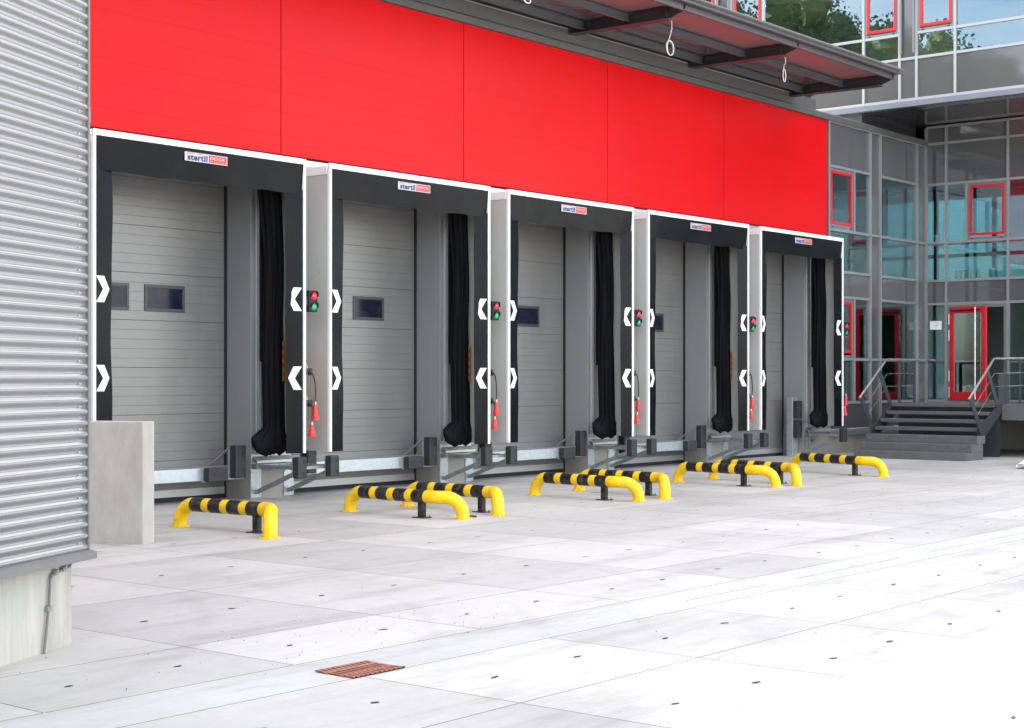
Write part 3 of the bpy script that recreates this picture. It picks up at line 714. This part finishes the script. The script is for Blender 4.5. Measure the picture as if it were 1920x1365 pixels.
# ------------------------------------------------------------------ left corrugated building
LA=R(25.0); LD=Vector((math.cos(LA),math.sin(LA),0)); LN=Vector((math.sin(LA),-math.cos(LA),0))   # along, outward
LC=Vector((-5.539,-8.209,0))
lb=thing('corrugated_building','silver corrugated metal building on a concrete plinth at the far left','building',LC,LA)
def leftb():
    # local frame: +x along the wall to its right end, -y outward
    wl_=.0722; npw=12; amp=.0095; z0,z1=.60,7.0; n=int((z1-z0)/wl_*npw); vs=[]
    ye=-.085; xe=.040
    for i in range(n+1):
        z=z0+i*wl_/npw; s=math.sin(2*math.pi*i/npw); y=ye-amp*(math.copysign(abs(s)**.85,s))
        vs+=[(-12,y,z),(xe,y,z)]
    m=MB(); fs=[(2*i,2*i+1,2*i+3,2*i+2) for i in range(n)]; m.add(vs,fs,0,True)
    for i in range(0,int(n/npw),2):      # fixing screws in every second valley
        z=z0+(i+.75)*wl_
        for xx in (-.055,-1.4,-2.9,-4.4):
            m.tube([(xx,ye+amp-.001,z),(xx,ye-.004,z)],.0045,8,1)
    build('wall_sheet',m,['corr','steel'],lb)
    m=MB(); m.box(-12,xe-.02,ye+.012,.5,z0,7.0); m.box(-12,.015,.5,5.5,z0,7.0); build('wall_core',m,'trim',lb)
    m=MB(); m.box(xe+.002,xe+.022,ye-.012,.30,.60,7.05); m.box(xe-.03,xe+.001,ye+.006,ye+.011,.60,7.0); build('corner_trim',m,'trim',lb)
    m=MB(); m.prism([(ye-.05,.545),(ye-.05,.588),(ye+.0,.602),(.10,.602),(.10,.545)],'yz',-12,xe+.042); build('base_ledge',m,'trim',lb)
    m=MB(); m.box(-12,.0,.0,.45,-.05,.544); m.box(-12,-.02,.451,5.4,-.05,.544); build('plinth',m,'plinth',lb)
    m=MB(); m.box(xe+.03,xe+.10,.02,.5,3.47,7.0); build('red_end_panel',m,'red',lb)
    m=MB(); m.box(xe+.101,xe+.108,.02,.5,3.46,7.0); build('end_panel_edge',m,'alu',lb)
    m=MB(); m.box(xe+.025,xe+.15,-.03,.35,3.36,3.46); build('end_bracket',m,'trim',lb)
    m=MB(); m.box(-12.1,xe+.03,ye-.04,5.6,7.0,7.12); build('roof',m,'trim',lb)
leftb()
t=thing('conduit_pipe','thin brown conduit clipped to the concrete plinth of the corrugated building','conduit',LC,LA)
m=MB(); m.tube(fillet([(-.36,-.018,0.0),(-.335,-.018,.12),(-.30,-.018,.30),(-.285,-.018,.475),(-.155,-.018,.492),(-.05,-.018,.505),(-.02,-.018,.545)],[.1,.1,.04,.1,.05],5),.0085,8)
build('pipe',m,mat('grey_brown_conduit',(.16,.145,.13),.6),t)
for (x,z,w) in ((-.305,.27,.022),(-.225,.484,.02),(-.125,.496,.022)):
    m=MB(); m.box(x-w,x+w,-.032,-.0005,z-.014,z+.016); m.tube([(x,-.037,z+.012),(x,-.0005,z+.012)],.012,8); build('clamp',m,'galvd',t,bevel=.003)

# ------------------------------------------------------------------ free-standing concrete wall block
bl=thing('concrete_block','upright pale concrete wall block standing between corrugated building and first dock','concrete block',(-1.474,-3.661,0),R(25))
m=MB(); m.box(0,.255,0.0,1.5,-.03,1.255); bo=build('wall_slab',m,'blockconc',bl,bevel=.014,seg=3)

# ------------------------------------------------------------------ drain grate
GX0,GX1,GY0,GY1=-5.225,-4.80,-10.43,-10.115
t=thing('drain_grate','rusty red cast iron drain grate set in the concrete gutter','drain grate',((GX0+GX1)/2,(GY0+GY1)/2,0))
w=(GX1-GX0)/2; h=(GY1-GY0)/2
def gz(y): return .0085-.0045*(1-(y/h)**2)
m=MB(); N_=11; bx=[-w+2*w*i/N_ for i in range(N_+1)]
ny=10
def sheet(x0,x1,ya,yb):
    k=max(1,round((yb-ya)/(2*h)*ny)); vs=[];
    for i in range(k+1):
        y=ya+(yb-ya)*i/k; vs+=[(x0,y,gz(y)+.004),(x1,y,gz(y)+.004),(x0,y,gz(y)-.003),(x1,y,gz(y)-.003)]
    fs=[]
    for i in range(k):
        b=4*i; fs+=[(b,b+1,b+5,b+4),(b,b+4,b+6,b+2),(b+1,b+3,b+7,b+5)]
    fs+=[(0,2,3,1),(4*k,4*k+1,4*k+3,4*k+2)]
    m.add(vs,fs)
for i in range(N_):
    sheet(bx[i]+.011,bx[i+1]-.011 if i<N_-1 else bx[i+1],-h,h) if i%1==0 else None
for ya,yb in ((-h,-h+.02),(-.068,-.045),(.062,.09),(h-.016,h)): sheet(-w,w,ya,yb)
build('slotted_plate',m,'rust',t)
m=MB(); m.box(-w+.004,w-.004,-h+.004,h-.004,.0008,.0030); build('pit',m,'hole',t)

# ------------------------------------------------------------------ white trough at the right edge
t=thing('white_pipe','white plastic half pipe propped on dark debris at the right edge','pipe',(17.2,-5.55,0))
m=MB(); n=14; vs=[]; P0=Vector((0,0,.05)); P1=Vector((.9,-.05,.16)); P2=Vector((2.6,-.3,.42))
for p,r_ in ((P0,.08),(P1,.16),(P2,.2)):
    for i in range(n+1):
        a=R(-10)+R(200)*i/n; vs.append(p+Vector((0,-r_*math.cos(a)*1.2,r_*math.sin(a)*.75)))
    for i in range(n+1):
        a=R(-10)+R(200)*i/n; vs.append(p+Vector((0,-(r_-.012)*math.cos(a)*1.2,(r_-.012)*math.sin(a)*.75)))
W=2*(n+1); fs=[]
for j in range(2):
    for i in range(n):
        fs+=[(j*W+i,(j+1)*W+i,(j+1)*W+i+1,j*W+i+1),(j*W+n+1+i,j*W+n+2+i,(j+1)*W+n+2+i,(j+1)*W+n+1+i)]
for i in range(n): fs+=[(i,i+1,n+2+i,n+1+i)]
m.add(vs,fs,0,True); build('half_pipe',m,'whiteplastic',t)
m=MB(); vs=[];nx,ny=22,10
for j in range(ny+1):
    for i in range(nx+1):
        u=i/nx;v=j/ny; e=math.sin(math.pi*v)*min(1,u*3)*(1 if u<.95 else 0)
        vs.append((.25+u*2.3,-.28+v*.5-.12*u,max(0,e)*(.05+.16*u)*random.uniform(.6,1.1)))
m.add(vs,[(j*(nx+1)+i,j*(nx+1)+i+1,(j+1)*(nx+1)+i+1,(j+1)*(nx+1)+i) for j in range(ny) for i in range(nx)])
tag(build('debris_heap',m,'debris'),'small heap of dark debris under the white half pipe','debris'); bpy.data.objects['debris_heap'].location=(17.2,-5.55,0)

# ------------------------------------------------------------------ office building
off=thing('office_building','glazed grey office block with red window frames and overhanging upper storey','building')
def cells_Y(cols,rows,y,fn,mull,mw=.032,proud=.05):
    pass
XC=25.235
class Facade:
    """plane 'y' (normal -y, at y=c) or 'x' (normal -x, at x=c); u = x or y"""
    def __init__(s,plane,c): s.p=plane; s.c=c
    def box(s,mb,u0,u1,d0,d1,z0,z1,mi=0):      # d = depth out of wall (+ toward viewer side)
        if s.p=='y': mb.box(u0,u1,s.c-d1,s.c-d0,z0,z1,mi)
        else: mb.box(s.c-d1,s.c-d0,u0,u1,z0,z1,mi)
def panel(F,kind,u0,u1,z0,z1,glass='glass'):
    m=MB(); g=.004
    F.box(m,u0+g,u1-g,.0,.012,z0+g,z1-g)
    if kind=='g': build('glass_pane',m,glass,off)
    elif kind=='s': build('spandrel_panel',m,'spand',off)
def red_window(F,u0,u1,z0,z1,glass='glass'):
    m=MB(); s=.055
    F.box(m,u0,u1,.0,.03,z0,z0+s); F.box(m,u0,u1,.0,.03,z1-s,z1); F.box(m,u0,u0+s,.0,.03,z0+s,z1-s); F.box(m,u1-s,u1,.0,.03,z0+s,z1-s)
    o=build('window',m,'sashgrey',off)
    a,b,c,d=u0+s+.002,u1-s-.002,z0+s+.002+.04,z1-s-.002; r=.062
    m=MB(); F.box(m,a,b,.005,.045,c,c+r); F.box(m,a,b,.005,.045,d-r,d); F.box(m,a,a+r,.005,.045,c+r,d-r); F.box(m,b-r,b,.005,.045,c+r,d-r)
    build('red_sash',m,'redframe',o,bevel=.003)
    m=MB(); F.box(m,a+r,b-r,.012,.02,c+r,d-r); build('pane',m,glass,o)
    m=MB(); F.box(m,u0+.10,u0+.15,.031,.045,z0+.015,z0+.035); F.box(m,u1-.15,u1-.10,.031,.045,z0+.015,z0+.035); build('hinge',m,'black',o)
def mullions(F,verts,hors,m,mw=.03,pr=.06):
    """verts: (u,z0,z1); hors: (z,u0,u1)"""
    for u,z0,z1 in verts:
        mb=MB(); F.box(mb,u-mw,u+mw,-.03,pr,z0,z1); build('mullion',mb,m,off)
    for z,u0,u1 in hors:
        mb=MB(); F.box(mb,u0,u1,-.028,pr-.006,z-mw,z+mw); build('transom',mb,m,off)

def office():
    # --- ground-floor curtain wall continuing the dock wall (y=0)
    F=Facade('y',0.0)
    U=[20.13,22.156,22.68,24.68,25.19]; Zs=[.52,1.145,2.13,3.53,4.10,5.03,6.45,7.45]
    mullions(F,[(u,.5,7.45) for u in U]+[(21.34,1.175,3.50),(21.34,5.06,6.42)],
             [(z,U[i]+.031,U[i+1]-.031) for i in (0,2) for z in Zs]+[(z,U[i]+.031,U[i+1]-.031) for i in (1,3) for z in (.52,2.13,5.03,7.45)],'mulld')
    kinds={0:'s',1:'g',2:'g',3:'s',4:'g',5:'g',6:'s'}
    for i in (0,2):
        for j in range(7):
            if i==0 and j==5:
                red_window(F,20.165,21.305,5.065,6.415); panel(F,'g',21.375,22.12,5.065,6.415); continue
            if i==0 and j==2:
                red_window(F,20.165,21.305,2.165,3.495); panel(F,'g',21.375,22.12,2.165,3.495); continue
            panel(F,kinds[j],U[i]+.03,U[i+1]-.03,Zs[j]+.03,Zs[j+1]-.03)
    for i in (1,3):
        for a,b in ((.55,2.10),(2.16,5.0),(5.06,7.42)): panel(F,'s',U[i]+.03,U[i+1]-.03,a,b)
    m=MB(); m.box(20.11,25.2,-.09,-.062,.42,.485); build('base_rail',m,'galv',off)
    m=MB(); m.box(22.44,25.33,.30,.34,7.602,7.954); m.box(22.40,22.439,.30,9.9,7.41,7.954)
    for i in range(6): m.box(22.45,25.19,.26,.299,7.63+i*.053,7.642+i*.053)
    build('louvre',m,'dark',off)
    # --- entrance wall (x=25.235)
    G=Facade('x',XC)
    V=[-.035,-.56,-2.12,-3.68,-5.24,-6.80,-8.40,-10.0]; Zs=[1.145,3.53,4.10,5.04,6.48,7.49,7.90]
    vs=[(v,1.115,7.90) for v in V]+[(-1.08,5.07,6.45)]
    hs=[(z,V[-1]+.031,V[0]-.031) for z in Zs]
    mullions(G,vs,hs,'mulld',pr=.05)
    kk={0:'g',1:'s',2:'g',3:'g',4:'s',5:'s'}
    for i in range(len(V)-1):
        for j in range(6):
            u0,u1=V[i+1]+.03,V[i]-.03; z0,z1=Zs[j]+.03,Zs[j+1]-.03
            if i==1 and j==0: continue
            if i==1 and j==3:
                red_window(G,u0,-1.11,z0,z1); panel(G,'g',-1.05,u1,z0,z1); continue
            panel(G,kk[j],u0,u1,z0,z1)
    # door frame and open leaf
    m=MB(); G.box(m,-.66,-.592,-.04,.045,1.146,3.50); G.box(m,-2.088,-2.02,-.04,.045,1.146,3.50); G.box(m,-2.019,-.661,-.04,.045,3.42,3.499)
    fr=build('door_frame',m,'sashgrey',off)
    hin=Vector((XC-.05,-.672,0)); al=R(17); dv=Vector((-math.sin(al),-math.cos(al),0)); nv=Vector((-math.cos(al),math.sin(al),0)); wd=1.10; z0,z1=1.165,3.44; st=.115
    def lf(m,a,b,za,zb,t=.03,mi=0): m.obox(hin+dv*((a+b)/2)+Vector((0,0,(za+zb)/2)),dv,nv,Vector((0,0,1)),(b-a)/2,t,(zb-za)/2,mi)
    m=MB(); lf(m,0,st,z0,z1); lf(m,wd-st,wd,z0,z1); lf(m,st,wd-st,z0,z0+.20); lf(m,st,wd-st,z1-.16,z1)
    leaf=build('door',m,'redframe',off,bevel=.004)
    m=MB(); lf(m,st,wd-st,z0+.20,z1-.16,.006); build('pane',m,'glassdoor',leaf)
    m=MB(); c=hin+dv*.84+nv*.10; m.tube([c+Vector((0,0,z0+.02)),c+Vector((0,0,z1-.03))],.020,12)
    for zz in (z0+.25,z1-.25): m.tube([c+Vector((0,0,zz)),c-nv*.07+Vector((0,0,zz))],.012,8)
    build('handle',m,'steel',leaf)
    m=MB(); m.obox(hin+dv*.5+nv*.05+Vector((0,0,z1-.09)),dv,nv,Vector((0,0,1)),.45,.02,.022); build('door_closer',m,'black',leaf)
    m=MB()
    for zz in (1.35,1.75,2.75,3.15): m.tube([hin+nv*.035-dv*.012+Vector((0,0,zz-.13)),hin+nv*.035-dv*.012+Vector((0,0,zz+.13))],.014,8)
    build('hinge',m,'steel',leaf)
    # --- interior shell of the lower volume
    m=MB(); m.box(20.4,29.6,.10,9.9,1.00,1.12); m.box(25.32,29.6,-10,.099,1.00,1.12); m.box(20.4,29.6,.10,9.9,3.62,4.02); m.box(25.32,29.6,-10,.099,3.62,4.02)
    build('floor_slab',m,'intfloor',off)
    m=MB(); m.box(20.4,29.6,.10,9.9,6.9,7.4); m.box(25.32,29.6,-10,.099,6.9,7.4); build('ceiling',m,'intceil',off)
    m=MB(); m.box(20.35,29.6,9.91,10.1,0,7.954); m.box(29.61,29.7,-10,9.9,6.6,7.954); m.box(20.12,20.34,.10,9.9,0,7.4); m.box(25.3,29.6,-10.2,-10.01,0,7.9)
    m.box(27.0,29.3,4.4,4.5,1.121,3.619); m.box(29.1,29.2,-9.9,4.39,1.121,3.619)
    build('interior_wall',m,'intwall',off)
    # rear glazing, seen through the front glass
    H=Facade('x',29.5)
    rv=[-10+1.66*i for i in range(13)]
    m=MB()
    for v in rv: H.box(m,v-.05,v+.05,-.05,.05,4.02,6.9)
    for v0,v1 in zip(rv[:-1],rv[1:]):
        for z in (4.08,5.05,6.84): H.box(m,v0+.051,v1-.051,-.045,.045,z-.05,z+.05)
        H.box(m,v0,v1,-.05,.05,1.121,3.62)
    build('rear_frame',m,'dark',off)
    m=MB()
    for v0,v1 in zip(rv[:-1],rv[1:]): H.box(m,v0+.052,v1-.052,-.004,.004,4.13,6.78)
    build('rear_glazing',m,'glassrear',off)
    # blinds and columns inside
    for (x,y,z0,z1,wd_,mm) in ((26.6,.6,1.121,3.6,.5,'intblind'),(25.9,-.25,1.121,3.6,.28,'intblind'),(26.4,2.2,4.03,6.58,.35,'intwall'),(22.0,1.4,4.03,6.58,.30,'intblind'),(23.5,2.6,1.121,3.6,.5,'intblind'),(21.2,1.0,1.121,3.6,.3,'intwall'),(27.2,-2.6,1.121,3.6,.3,'intwall'),(26.8,-3.3,4.03,6.58,1.2,'intwall')):
        m=MB(); m.box(x,x+.08,y-wd_,y+wd_,z0,z1); build('blind',m,mm,off)
    # plinth below the entrance wall
    m=MB(); m.box(XC-.02,XC+.2,-10,.005,-.05,1.10); build('plinth_wall',m,'concrete',off)
    # --- overhanging upper storey
    XU=22.3; YA,YB=-12.0,11.0
    K=Facade('x',XU)
    m=MB(); m.box(XU-.05,XU+.12,YA,YB,7.95,8.075); build('edge_beam',m,'edgebeam',off)
    m=MB(); m.box(XU+.121,36,YA,YB,7.955,8.05); build('soffit',m,'spand',off)
    m=MB(); m.box(25.3,36,YA,YB,8.06,8.10); m.box(XU+.3,36,YA,YB,8.93,8.99); build('upper_floor',m,'intfloor',off)
    m=MB(); m.box(XU+.25,36,YA,YB,12.2,12.4); build('upper_ceiling',m,'intceil',off)
    m=MB(); m.box(30,30.1,YA,YB,8.99,12.2); m.box(XU+.2,36,YB,YB+.2,8.0,13.6); m.box(XU+.2,36,YA-.2,YA,8.0,13.6); build('interior_wall',m,'intwall',off)
    m=MB(); m.box(XU-.1,36.2,YA-.25,YB+.25,13.6,13.8); build('roof',m,'hall',off)
    mods=[]   # bays in y from +11 down: pattern strip / window / wide
    V=[]
    base=[.19,-.72,-1.135,-2.065]      # wide|win|strip|win|wide
    per=2.84+ (2.065+.19)              # 5.0 spacing of the pattern
    cells=[]
    for q in (-2,-1,0,1,2):
        o=4.93*-q*-1
        b=[y+o for y in base]
        cells+=[(b[0],b[1],'w'),(b[1],b[2],'s'),(b[2],b[3],'w'),(b[3],b[3]-(4.93-2.255),'g')]
    cells=[c for c in cells if c[1]>=YA-.1 and c[0]<=YB+.1]
    edges=sorted({round(e,3) for c in cells for e in c[:2]})
    rows=[8.105,9.05,9.62,12.0,13.5]
    mullions(K,[(e,8.08,13.6) for e in edges],[(z,edges[0]+.031,edges[-1]-.031) for z in (8.105,9.05,12.0,13.55)]+[(9.62,c[1]+.031,c[0]-.031) for c in cells if c[2]!='s'],'mull',pr=.05)
    for (y1,y0,kd) in cells:
        a,b=y0+.03,y1-.03
        panel(K,'s',a,b,8.135,9.02); panel(K,'s',a,b,12.03,13.52)
        if kd=='s':
            panel(K,'s',a,b,9.08,11.97)
        else:
            panel(K,'g',a,b,9.08,9.59,'glassup')
            if kd=='w': red_window(K,a,b,9.65,11.97,'glassup')
            else: panel(K,'g',a,b,9.65,11.97,'glassup')
    for c in cells:      # sun-screen rails beside the narrow strips
        if c[2]=='s':
            for y in (c[0]-.05,c[1]+.05):
                m=MB(); m.box(XU-.10,XU-.055,y-.022,y+.022,9.16,13.0); build('screen_rail',m,'sashgrey',off)
    m=MB()
    for (x,y0,y1) in ((24.0,-1.5,3.4),(25.6,.2,5.2),(27.2,-3,1.4)): m.box(x,x+.07,y0,y1,12.14,12.17)
    for (x,y) in ((24.2,-.35),(24.6,-1.75),(23.7,-1.7),(24.0,-3.2)):
        m.tube([(x,y,12.15),(x,y,12.18)],.12,16)
    build('ceiling_lamp',m,'lamp',off)
office()

# entrance landing and stairs
st=thing('entrance_stairs','dark grey entrance stairs with open treads and steel handrails below the red door','stairs')
def stairs():
    x0=19.2; r=.1645; td=.29; ya,yb=-3.63,-1.11
    for k in range(3):
        m=MB(); m.box(x0+td*k,x0+td*3 if k<2 else x0+td*3.4,ya,yb,r*k+(.0 if k else -.02),r*(k+1)-.001); build('concrete_step',m,'steps',st,bevel=.008)
    for k in range(3,7):
        m=MB(); z=r*(k+1)-.005; xx=x0+td*k
        m.box(xx,xx+.31 if k<6 else xx+.30,-3.50,-1.17,z-.075,z); build('tread',m,'tread',st,bevel=.006)
    for y in (-1.13,-3.54):
        m=MB(); m.prism([(x0+.78,.36),(x0+.78,.62),(21.12,1.15),(21.4,1.15),(21.4,.95),(21.2,.93),(x0+.98,.36)],'xz',y-.012,y+.012); build('stringer',m,'dark',st)
    m=MB(); m.box(21.25,25.18,-10,-1.0,1.0,1.14); m.box(21.245,21.25,-10,-3.56,.80,1.142); m.box(21.25,25.18,-10,-9.98,.8,.999); build('landing',m,'tread',st)
    m=MB(); m.box(21.262,21.30,-3.5,-1.17,.0,.999); m.box(21.4,21.5,-10,-3.7,.82,.999); m.box(21.4,21.55,-4.7,-4.55,0,.999); m.box(21.4,21.55,-7.6,-7.45,0,.999); m.box(24.9,25.0,-10,-1.2,.82,.999);build('landing_frame_and_backing',m,'dark',st)  # first box: dark backing added as shade behind the open treads
    for y in (-1.14,-3.60):
        m=MB()
        m.tube(fillet([(19.42,y,1.275),(20.72,y,2.115),(23.6 if y>-2 else 22.2,y,2.12)],[.12],6),.024,12); build('handrail',m,'steel',st)
        m=MB()   # slanted flat posts
        for (a,b,w_) in (((19.50,1.27),(20.06,.56),.07),((20.36,1.86),(20.92,1.12),.07)):
            m=MB(); m.obox(((a[0]+b[0])/2,y,(a[1]+b[1])/2),((b[0]-a[0]),0,(b[1]-a[1])),(0,1,0),(-(b[1]-a[1]),0,(b[0]-a[0])),.5,.008,w_/math.hypot(b[0]-a[0],b[1]-a[1])); build('rail_post',m,'dark',st)
        for bb in ((21.3,21.42,y-.008,y+.008,1.0,2.09),(22.1,22.2,y-.008,y+.008,1.14,2.09)):
            m=MB(); m.box(*bb); build('rail_post',m,'dark',st)
        m=MB()
        for dz in (.30,.58): m.tube([(19.75+.0,y,1.45-dz),(20.75,y,2.10-dz),(22.2,y,2.11-dz)],.006,6)
        build('rail_wire',m,'steel',st)
        if y<-2: m=MB(); m.box(20.95,21.55,y-.004,y+.004,1.17,1.80); build('infill_plate',m,'darkbeam',st)
    # side rail continuing to the right along the landing front
    y=-3.60
    m=MB(); m.tube([(21.3,-3.62,2.12),(21.3,-9.9,2.12)],.022,12); build('handrail',m,'steel',st)
    for yy in (-5.2,-6.8,-8.4):
        m=MB(); m.box(21.29,21.31,yy-.05,yy+.05,1.14,2.1); build('rail_post',m,'dark',st)
    m=MB()
    for dz in (.3,.58): m.tube([(21.3,-3.62,2.12-dz),(21.3,-9.9,2.12-dz)],.006,6)
    build('rail_wire',m,'steel',st)
stairs()
# paper notice on the glass, pots on the inner sill
m=MB(); m.box(XC-.018,XC-.014,-.435,-.13,2.90,3.11,0)
nt_=16
for i in range(nt_):
    a0,a1=2*math.pi*i/nt_,2*math.pi*(i+1)/nt_; c=(-.29,3.02)
    m.add([(XC-.0185,c[0]+r_*math.cos(a),c[1]+r_*math.sin(a)) for a,r_ in ((a0,.055),(a1,.055),(a1,.066),(a0,.066))],[(0,1,2,3)],1)
m.box(XC-.019,XC-.0182,-.31,-.28,2.99,3.05,1)
nobj=build('paper_notice',m,['paper','ochre']); tag(nobj,'white paper notice with a round mark, stuck on the glass left of the red door','notice')
for i,(y,z,s,lab) in enumerate(((-.24,5.075,1.0,'small white pot on the upper sill beside the red-framed window'),(-.79,4.135,1.15,'left white pot behind the glass above the red door'),(-1.036,4.135,1.15,'middle white pot behind the glass above the red door'),(-1.667,4.135,1.25,'right white pot in a dark holder behind the glass above the red door'))):
    t=thing('flower_pot',lab,'pot',(XC+.17,y,z),0,'white pots on the office sill')
    m=MB(); m.tube([(0,0,0),(0,0,.15*s),(0,0,.155*s),(0,0,.18*s)],[.055*s,.075*s,.083*s,.083*s],16); build('pot_body',m,'pot',t)
    m=MB(); m.tube([(0,0,.18*s),(0,0,.185*s)],.07*s,12); build('soil',m,'debris',t)
t=thing('bottle','clear pale bottle between the white pots behind the office glass','bottle',(XC+.17,-1.287,4.135))
m=MB(); m.tube([(0,0,0),(0,0,.17),(0,0,.21),(0,0,.27)],[.045,.045,.018,.016],14); build('bottle_body',m,'glass',t)
m=MB(); m.tube([(0,0,.27),(0,0,.285)],.018,10); build('cap',m,'pot',t)
m=MB(); m.box(XC+.06,XC+.34,-9.9,-.08,4.06,4.13); m.box(XC+.06,XC+.34,-9.9,-.08,5.0,5.07); build('inner_sill',m,'intceil',off)

# ------------------------------------------------------------------ wood behind the hall (seen mirrored in the office glass)
def wood():
    rnd=random.Random(3); m=MB()
    trees=[]
    for i in range(17):
        u=i/16; y=9+26*u+rnd.uniform(-1.2,1.2); x=-26+rnd.uniform(-2.5,2.5); trees.append((x,y,16.2+max(0,y-13)*.47+rnd.uniform(-1.6,1.2)))
    for (x,y,h) in trees:
        m.tube([(x,y,0),(x+.1,y,h*.4),(x,y+.2,h*.8)],[.35,.24,.06],8,1)
        blobs=[(x+rnd.gauss(0,1.5),y+rnd.gauss(0,1.7),h*rnd.uniform(.42,.94),rnd.uniform(1.0,2.0)) for _ in range(32)]
        for (bx,by,bz,br) in blobs:
            nr,ns=5,8; vs=[(bx,by,bz-br*.75)]
            for q in range(1,nr):
                for k in range(ns):
                    th=math.pi*q/nr; ph=2*math.pi*(k+.5*(q%2))/ns; rr=br*.66*rnd.uniform(.7,1.15)
                    vs.append((bx+rr*math.sin(th)*math.cos(ph),by+rr*math.sin(th)*math.sin(ph),bz-rr*math.cos(th)))
            vs.append((bx,by,bz+br*.75)); fs=[(0,1+(k+1)%ns,1+k) for k in range(ns)]
            for q in range(nr-2):
                for k in range(ns): fs.append((1+q*ns+k,1+q*ns+(k+1)%ns,1+(q+1)*ns+(k+1)%ns,1+(q+1)*ns+k))
            fs+=[(len(vs)-1,1+(nr-2)*ns+k,1+(nr-2)*ns+(k+1)%ns) for k in range(ns)]
            m.add(vs,fs,0)
            for _ in range(300):
                d=Vector((rnd.gauss(0,1),rnd.gauss(0,1),rnd.gauss(0,1))).normalized()*br*rnd.uniform(.6,1.12)
                c=Vector((bx,by,bz))+d; s=rnd.uniform(.055,.125)
                a=Vector((rnd.gauss(0,1),rnd.gauss(0,1),rnd.gauss(0,1))).normalized(); b=a.orthogonal().normalized()
                m.add([c-a*s-b*s*.6,c+a*s-b*s*.5,c+a*s*.8+b*s*.6,c-a*s*.9+b*s*.7],[(0,1,2,3)],0)
    o=build('woodland',m,['leaf','bark']); o['kind']='stuff'; o['label']='far-off green wood mirrored in the upper office windows'; 
wood()

# ------------------------------------------------------------------ light, sky, camera
SUN_EL=R(38.6)
w=bpy.data.worlds.new('World'); sc.world=w; w.use_nodes=True; nt=w.node_tree; nt.nodes.clear(); N=nt.nodes
out=N.new('ShaderNodeOutputWorld'); bg=N.new('ShaderNodeBackground'); bg.inputs['Strength'].default_value=.13
sky=N.new('ShaderNodeTexSky'); sky.sky_type='NISHITA'; sky.sun_disc=False; sky.sun_elevation=SUN_EL; sky.sun_rotation=0.0
sky.air_density=1.0; sky.dust_density=1.5; sky.ozone_density=1.0
tc=N.new('ShaderNodeTexCoord'); mp=N.new('ShaderNodeMapping'); mp.inputs['Scale'].default_value=(1,1,2.6); mp.inputs['Location'].default_value=(.4,.1,.2)
lk(nt,tc.outputs['Generated'],mp.inputs[0])
nz=N.new('ShaderNodeTexNoise'); nz.inputs['Scale'].default_value=2.3; nz.inputs['Detail'].default_value=9; nz.inputs['Roughness'].default_value=.56
lk(nt,mp.outputs[0],nz.inputs['Vector'])
rp=N.new('ShaderNodeValToRGB'); rp.color_ramp.elements[0].position=.40; rp.color_ramp.elements[1].position=.62
lk(nt,nz.outputs['Fac'],rp.inputs[0])
mx=N.new('ShaderNodeMix'); mx.data_type='RGBA'; lk(nt,rp.outputs[0],mx.inputs['Factor']); lk(nt,sky.outputs[0],mx.inputs['A']); mx.inputs['B'].default_value=(7.2,6.95,6.5,1)
lk(nt,mx.outputs['Result'],bg.inputs['Color']); lk(nt,bg.outputs[0],out.inputs[0])
sd=bpy.data.lights.new('sun','SUN'); sd.energy=4.0; sd.angle=R(.5); sd.color=(1,.95,.88)
so=bpy.data.objects.new('sun',sd); COL.objects.link(so)
dirv=Vector((0,-math.cos(SUN_EL),-math.sin(SUN_EL)))        # sun stands behind the hall, over +y
so.rotation_euler=dirv.to_track_quat('-Z','Y').to_euler(); so.location=(0,20,30)

cam=bpy.data.cameras.new('camera'); co=bpy.data.objects.new('camera',cam); COL.objects.link(co)
co.location=(-11.5501,-16.74,1.70); co.rotation_euler=(R(90),0,R(39.1888-90))
cam.sensor_width=36; cam.lens=2950/1920*36; cam.shift_y=26.5/1920; cam.clip_end=2000; cam.clip_start=.1
sc.camera=co
vs_=sc.view_settings; vs_.view_transform='Standard'; vs_.look='None'; vs_.gamma=1; vs_.use_curve_mapping=False; vs_.exposure=2.4
sc.render.engine='CYCLES'
try:
    sc.cycles.use_denoising=True; sc.cycles.max_bounces=10; sc.cycles.transparent_max_bounces=16
    sc.cycles.sample_clamp_indirect=10
except Exception: pass
